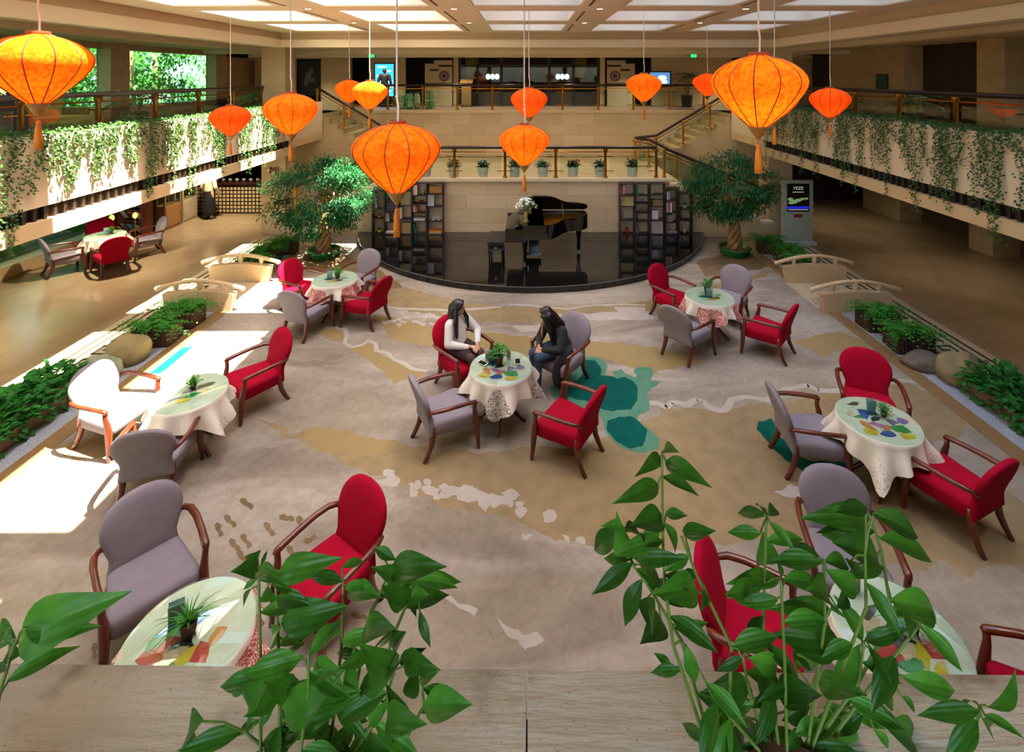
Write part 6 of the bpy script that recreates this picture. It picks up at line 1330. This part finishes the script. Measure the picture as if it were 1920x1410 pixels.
# neighbouring building seen through the trees
o = tag(empty('neighbour_building', (-27, 20, 0)), 'pale building with window grid beyond the garden trees', 'building'); MB().box(-4, 0, -12, 22, 0, 12).build('wall', mat('pale_render', '#6f7f86', .8), o)
for i in range(6):
    for j in range(3): wn = MB().box(0, .05, -9+3.6*i, -7+3.6*i, 1.2+3.4*j, 3.2+3.4*j).build('window', cm('#5f7fb0', .2), o); MB().box(.05, .08, -8.05+3.6*i, -7.95+3.6*i, 1.2+3.4*j, 3.2+3.4*j).build('mullion', cm('#d8dce0', .5), wn)

# ================================================================ VIEWING LEDGE AND FOREGROUND PLANTS
M_ledge = mat('weathered_ledge', '#dccfb6', .75, var=.9, scale=7, col2='#bbab90', bump=.35, bscale=40, stretch=(.35, 2, 1), detail=8)
n = M_ledge.node_tree.nodes; L = M_ledge.node_tree.links; tc = n.new('ShaderNodeTexCoord'); vz2 = n.new('ShaderNodeTexNoise'); vz2.inputs['Scale'].default_value = 11; vz2.inputs['Detail'].default_value = 6; L.new(tc.outputs['Object'], vz2.inputs['Vector'])
cr2 = n.new('ShaderNodeValToRGB'); cr2.color_ramp.elements[0].position = .56; cr2.color_ramp.elements[0].color = (1, 1, 1, 1); cr2.color_ramp.elements[1].position = .7; cr2.color_ramp.elements[1].color = (.5, .46, .4, 1); L.new(vz2.outputs[0], cr2.inputs[0])
sp2 = n.new('ShaderNodeTexNoise'); sp2.inputs['Scale'].default_value = 260; L.new(tc.outputs['Object'], sp2.inputs['Vector']); cr4 = n.new('ShaderNodeValToRGB'); cr4.color_ramp.elements[0].position = .27; cr4.color_ramp.elements[0].color = (.35, .3, .25, 1); cr4.color_ramp.elements[1].position = .36; L.new(sp2.outputs[0], cr4.inputs[0])
for q in (cr2, cr4):
    mm = n.new('ShaderNodeMix'); mm.data_type = 'RGBA'; mm.blend_type = 'MULTIPLY'; mm.inputs[0].default_value = .8; b = n['Principled BSDF']; L.new(b.inputs['Base Color'].links[0].from_socket, mm.inputs[6]); L.new(q.outputs[0], mm.inputs[7]); L.new(mm.outputs[2], b.inputs['Base Color'])
lg = empty('wall_ledge', (0, .69, 0), -.0095); struct(lg)
for a, b in ((-3.6, -.0012), (.0012, 3.6)): MB().box(a, b, -.05, .045, 3.84, 3.9).build('coping_slab', M_ledge, lg)
MB().box(-3.6, 3.6, -.04, .035, 2.66, 3.84).build('parapet', M_fascia, lg)
S('trim_60', MB().box(-3.6, 3.6, .2, .62, 3.45, 3.74), M_soil)
def vein_leafmat():
    m = leafmat('glossy_leaf', '#4a8428', '#366a1d', .35, .3, 2); n = m.node_tree.nodes; L = m.node_tree.links; b = n['Principled BSDF']; tc = n.new('ShaderNodeTexCoord')
    sp = n.new('ShaderNodeSeparateXYZ'); L.new(tc.outputs['Object'], sp.inputs[0]); w_ = n.new('ShaderNodeTexWave'); w_.inputs['Scale'].default_value = 4.2; w_.bands_direction = 'Y'; L.new(tc.outputs['Object'], w_.inputs['Vector'])
    bp = n.new('ShaderNodeBump'); bp.inputs['Strength'].default_value = .12; bp.inputs['Distance'].default_value = .02; L.new(w_.outputs[0], bp.inputs['Height']); L.new(bp.outputs[0], b.inputs['Normal'])
    oi = n.new('ShaderNodeObjectInfo'); hs = n.new('ShaderNodeHueSaturation'); mr = n.new('ShaderNodeMapRange'); mr.inputs[3].default_value = .55; mr.inputs[4].default_value = 1.5; L.new(oi.outputs['Random'], mr.inputs[0]); L.new(mr.outputs[0], hs.inputs['Value'])
    mx_ = [x for x in n if x.type == 'MIX'][0]; L.new(mx_.outputs[2], hs.inputs['Color']); L.new(hs.outputs[0], b.inputs['Base Color'])
    t = [x for x in n if x.type == 'BSDF_TRANSLUCENT'][0]; L.new(hs.outputs[0], t.inputs[0]); return m
M_big = vein_leafmat()
def bigleaf(droop, fold, wid):
    n, k = 9, 3; mb = MB(); rows = []
    for i in range(n+1):
        t = i/n; w_ = wid*math.sin(math.pi*t**.9)**1.15*(1-.15*t)+.004 if 0 < t < 1 else .004; row = []
        for j in range(-k, k+1):
            q = j/k; row.append(len(mb.v)); mb.v.append((t, q*w_, -droop*t*t+.08*math.sin(t*3)+fold*abs(q)*w_-.0*q))
        rows.append(row)
    f = [(rows[i][j], rows[i+1][j], rows[i+1][j+1], rows[i][j+1]) for i in range(n) for j in range(2*k)]; mb.f = f; mb.mi = [0]*len(f); return mb.mesh('leaf', M_big, True)
BIG = [bigleaf(.12, .35, .185), bigleaf(.25, .3, .165), bigleaf(.05, .45, .2), bigleaf(.34, .25, .17)]
def at_d(u, v, d): return Vector(((u-UC)*d/FPX, d, EYE-(v-VC)*d/FPX))
def fplant(name, label, base, stems, leaves, off, s, seed, d0, pot=None):
    r = random.Random(seed); o = tag(empty('foreground_plant', base), label, 'plant'); B = Vector(base)
    if pot:
        MB().lathe([(0, 0), (.05, 0), (.068, .2), (.074, .2), (.074, .225), (.064, .225), (.06, .19), (0, .19)], 24).build('pot', mat('brown_pot', '#5a3520', .5), o, smooth=True, auto=40); MB().lathe([(0, .188), (.06, .188), (.06, .19), (0, .195)], 20).build('soil', M_soil, o)
    SP = []
    for st in stems:
        oo, ss = st[0]; dd = d0+r.uniform(-.03, .03); P = [at_d(oo[0]+x*ss, oo[1]+y*ss, dd) for x, y in st[1:]]; P = [P[0]+(Vector((B.x, B.y, B.z+.19))-P[0])*.0]+P
        root = Vector((B.x+(P[0].x-B.x)*.25, B.y, B.z+.18)); pts = [root, root.lerp(P[0], .6)+Vector((0, 0, .01))]+P[1:] if P[0].z > root.z else P
        pts2 = []
        for i in range(len(pts)-1):
            for j in range(4): pts2.append(pts[i].lerp(pts[i+1], j/4))
        pts2.append(pts[-1]); n = len(pts2); SP += pts2[2:]
        MB().tube([p-B for p in pts2], [.0027-.0012*i/n for i in range(n)], 7).build('stem', M_stem, o, smooth=True)
    for i, q in enumerate(leaves):
        (ox, oy), ss, bx0, by0, tx0, ty0 = q[:6]; dd = d0+r.uniform(-.03, .03); a = at_d(ox+bx0*ss, oy+by0*ss, dd); b = at_d(ox+tx0*ss, oy+ty0*ss, dd+r.uniform(-.05, .03)); x = (b-a); l = x.length; x.normalize()
        np_ = min(SP, key=lambda p: (p-a).length)
        if (np_-a).length < .07: a2 = np_.lerp(a, .5)+Vector((0, 0, .004)); MB().tube([np_-B, a2-B, a+x*l*.05-B], .0012, 5).build('petiole', M_stem, o)
        up = Vector((r.uniform(-.35, .35), -.62+r.uniform(-.25, .25), .75)).normalized(); y = up.cross(x).normalized(); z = x.cross(y); M = Matrix((x, y, z)).transposed().to_4x4(); M.translation = a-B
        lf = inst('leaf', BIG[r.randrange(4)], o); lf.matrix_local = M @ Matrix.Scale(l*1.06, 4) @ Matrix.Scale(r.uniform(.85, 1.15), 4, (0, 1, 0))
    for i in range(3, len(SP)-1, 3 if len(leaves) > 20 else 50):
        p = SP[i]; ang = r.uniform(0, 6.28); x = Vector((math.cos(ang), .45*math.sin(ang), r.uniform(-.5, .25))).normalized(); up = Vector((r.uniform(-.4, .4), -.5, .8)).normalized(); y = up.cross(x).normalized(); z = x.cross(y); M = Matrix((x, y, z)).transposed().to_4x4(); M.translation = p-B
        if p.z > 3.93: inst('leaf', BIG[r.randrange(4)], o).matrix_local = M @ Matrix.Scale(r.uniform(.035, .07), 4)
    return o
OA, OB, OR, OC = ((0, 880), .3758), ((640, 880), .3758), ((700, 850), .3906), ((1280, 880), .3758)
def LV(O, L_): return [(O[0], O[1])+q for q in L_]
left_leaves = LV(OA, [(1290, 500, 1185, 500), (1290, 500, 1360, 530), (1290, 490, 1270, 435), (1300, 490, 1332, 405), (1285, 540, 1210, 600), (1265, 590, 1212, 645), (1365, 580, 1455, 605), (1390, 515, 1605, 462), (1345, 570, 1308, 645), (1400, 760, 1690, 695), (1400, 790, 1325, 875), (1515, 935, 1240, 1015), (1540, 930, 1695, 760), (1300, 1000, 1225, 1070), (1270, 1050, 1118, 1135), (1335, 1060, 1175, 1260), (1400, 1130, 1235, 1225), (1420, 1235, 1625, 1075), (1470, 1235, 1650, 1190), (1015, 1250, 870, 1370), (1215, 1305, 900, 1395), (1300, 1250, 1180, 1330), (1370, 1180, 1290, 1290), (1500, 1330, 1330, 1390), (1560, 1300, 1680, 1390), (1450, 1100, 1330, 1060), (1560, 1010, 1690, 1000), (1600, 1120, 1480, 1060), (1520, 870, 1410, 880), (1560, 1200, 1690, 1260)])
left_leaves += LV(OB, [(165, 390, 268, 450), (240, 515, 440, 470), (350, 555, 578, 568), (350, 540, 175, 498), (365, 590, 330, 470), (340, 650, 215, 590), (330, 635, 425, 625), (345, 655, 372, 732), (390, 705, 438, 885), (0, 490, 118, 445), (10, 590, 142, 575), (25, 610, 185, 632), (110, 800, 255, 790), (0, 860, 165, 818), (265, 990, 105, 885), (290, 965, 305, 825), (290, 965, 402, 900), (135, 930, 0, 985), (265, 1005, 95, 1095), (320, 940, 405, 990), (380, 985, 320, 1210), (390, 1055, 475, 1015), (410, 1180, 635, 1170), (100, 1125, 15, 1010), (140, 1265, 215, 1185), (230, 1225, 312, 1270), (20, 1235, 135, 1252), (250, 1345, 322, 1205), (70, 1385, 262, 1395), (-40, 1080, 90, 1170), (60, 1310, -60, 1390), (160, 1360, 60, 1290), (-80, 1150, -190, 1090), (-60, 1260, -190, 1330)])
left_stems = [(OA, (1300, 1400), (1300, 930), (1290, 500)), (OA, (1400, 1400), (1390, 880), (1375, 560)), (OB, (-60, 1410), (0, 900), (10, 560)), (OB, (20, 1410), (130, 760), (245, 500)), (OB, (120, 1410), (250, 850), (340, 640), (385, 500)), (OB, (230, 1410), (330, 1330), (410, 1180), (400, 1000)), (OA, (1500, 1400), (1540, 1100), (1540, 920)), (OB, (60, 1410), (200, 1220), (265, 1000)), (OA, (1430, 1400), (1400, 1130), (1330, 1040)), (OA, (1330, 1400), (1215, 1305))]
fplant('l', 'leafy green plant at the left of the viewing ledge', (-.255, .52, 3.745), left_stems, left_leaves, None, 1, 5, .615, pot=True)
right_leaves = LV(OR, [(1400, 40, 1552, 102), (1375, 10, 1315, 68), (1395, 0, 1425, -38), (1370, 150, 1212, 212), (1400, 290, 1502, 298), (1390, 310, 1248, 342), (1380, 322, 1292, 446), (1390, 330, 1482, 495), (1482, 375, 1632, 372), (1200, 372, 1032, 470), (1205, 378, 1305, 395), (1195, 352, 1125, 340), (1245, 525, 1062, 668), (1230, 512, 1100, 505), (1235, 500, 1180, 425), (1250, 505, 1455, 498), (1250, 540, 1378, 590), (1292, 600, 1188, 832), (1552, 572, 1470, 608), (1552, 650, 1365, 672), (1315, 690, 1330, 830), (1385, 800, 1308, 888), (1480, 838, 1600, 812), (1500, 915, 1545, 1095), (1380, 640, 1345, 600), (1440, 1040, 1350, 960)])
right_leaves += LV(OC, [(420, 230, 272, 212), (412, 232, 365, 175), (428, 232, 460, 190), (430, 260, 555, 395), (395, 320, 232, 312), (400, 310, 402, 478), (480, 560, 280, 535), (490, 545, 478, 468), (500, 550, 695, 575), (480, 645, 295, 672), (360, 595, 226, 622), (398, 735, 312, 866), (700, 465, 452, 455), (690, 440, 535, 388), (705, 462, 835, 470), (838, 455, 856, 508), (712, 500, 875, 615), (920, 192, 778, 205), (920, 250, 688, 228), (942, 220, 1172, 335), (982, 345, 1284, 420), (900, 362, 710, 325), (975, 452, 772, 368), (742, 702, 505, 688), (740, 700, 638, 600), (765, 692, 838, 600), (725, 755, 560, 735), (1030, 655, 1255, 705), (1060, 690, 1165, 772), (1182, 782, 1402, 1000), (1182, 765, 1275, 772), (785, 862, 475, 825), (900, 855, 765, 640), (905, 855, 1105, 805), (880, 872, 768, 1130), (922, 880, 1055, 1085), (300, 935, 185, 1005), (330, 942, 490, 985), (335, 1065, 125, 1115), (335, 1150, 125, 1205), (452, 1100, 378, 1365), (485, 1085, 395, 975), (470, 1112, 675, 1125), (680, 1082, 875, 1105), (500, 1205, 620, 1290), (1090, 1035, 1400, 1115), (1480, 1205, 1215, 1215), (1505, 1180, 1703, 1130), (1480, 1182, 1380, 1135), (1500, 1225, 1685, 1312), (1490, 1240, 1525, 1295), (1090, 1130, 1185, 1215), (820, 1182, 1012, 1292), (740, 1262, 855, 1405), (1010, 1285, 1172, 1365), (950, 1295, 1065, 1405), (250, 1252, 135, 1265), (230, 1312, 305, 1405), (572, 1010, 560, 868), (640, 1005, 578, 935), (640, 1180, 540, 1240), (700, 1190, 830, 1210), (560, 1320, 690, 1250), (900, 1220, 780, 1330), (620, 1380, 720, 1400), (1050, 1180, 960, 1100)])
right_stems = [(OR, (1600, 1400), (1440, 920), (1400, 640), (1390, 420), (1385, 10)), (OR, (1620, 1400), (1480, 900), (1310, 620), (1240, 530)), (OR, (1700, 1400), (1720, 930), (1550, 580), (1480, 400)), (OC, (450, 1400), (400, 860), (410, 480), (420, 240)), (OC, (520, 1400), (510, 980), (490, 550)), (OC, (620, 1400), (710, 760), (705, 460)), (OC, (700, 1400), (1045, 740), (990, 400), (930, 220)), (OC, (640, 1400), (915, 690), (910, 430)), (OC, (560, 1400), (640, 1090), (740, 860)), (OC, (640, 1400), (880, 1060), (905, 860)), (OC, (700, 1400), (940, 1080), (1180, 780)), (OC, (420, 1400), (330, 1100), (300, 930)), (OC, (480, 1400), (455, 1180), (470, 1090)), (OC, (1400, 1420), (1430, 1400), (1485, 1200)), (OC, (380, 1400), (240, 1240), (150, 1130), (80, 1000))]
fplant('r', 'large leafy green plant at the right of the viewing ledge', (.3, .53, 3.745), right_stems, right_leaves, None, 1, 8, .62, pot=True)
edge_leaves = LV(OA, [(100, 830, 398, 705), (125, 800, 412, 800), (80, 840, -30, 765), (60, 865, -40, 845), (62, 880, 25, 940), (100, 850, 162, 905), (30, 1060, 332, 880), (40, 1000, -60, 1010)])
fplant('e', 'slender leafy stem at the left edge of the viewing ledge', (-.66, .52, 3.745), [(OA, (-40, 1300), (0, 1110), (70, 880), (95, 830))], edge_leaves, None, 1, 9, .6, pot=True)
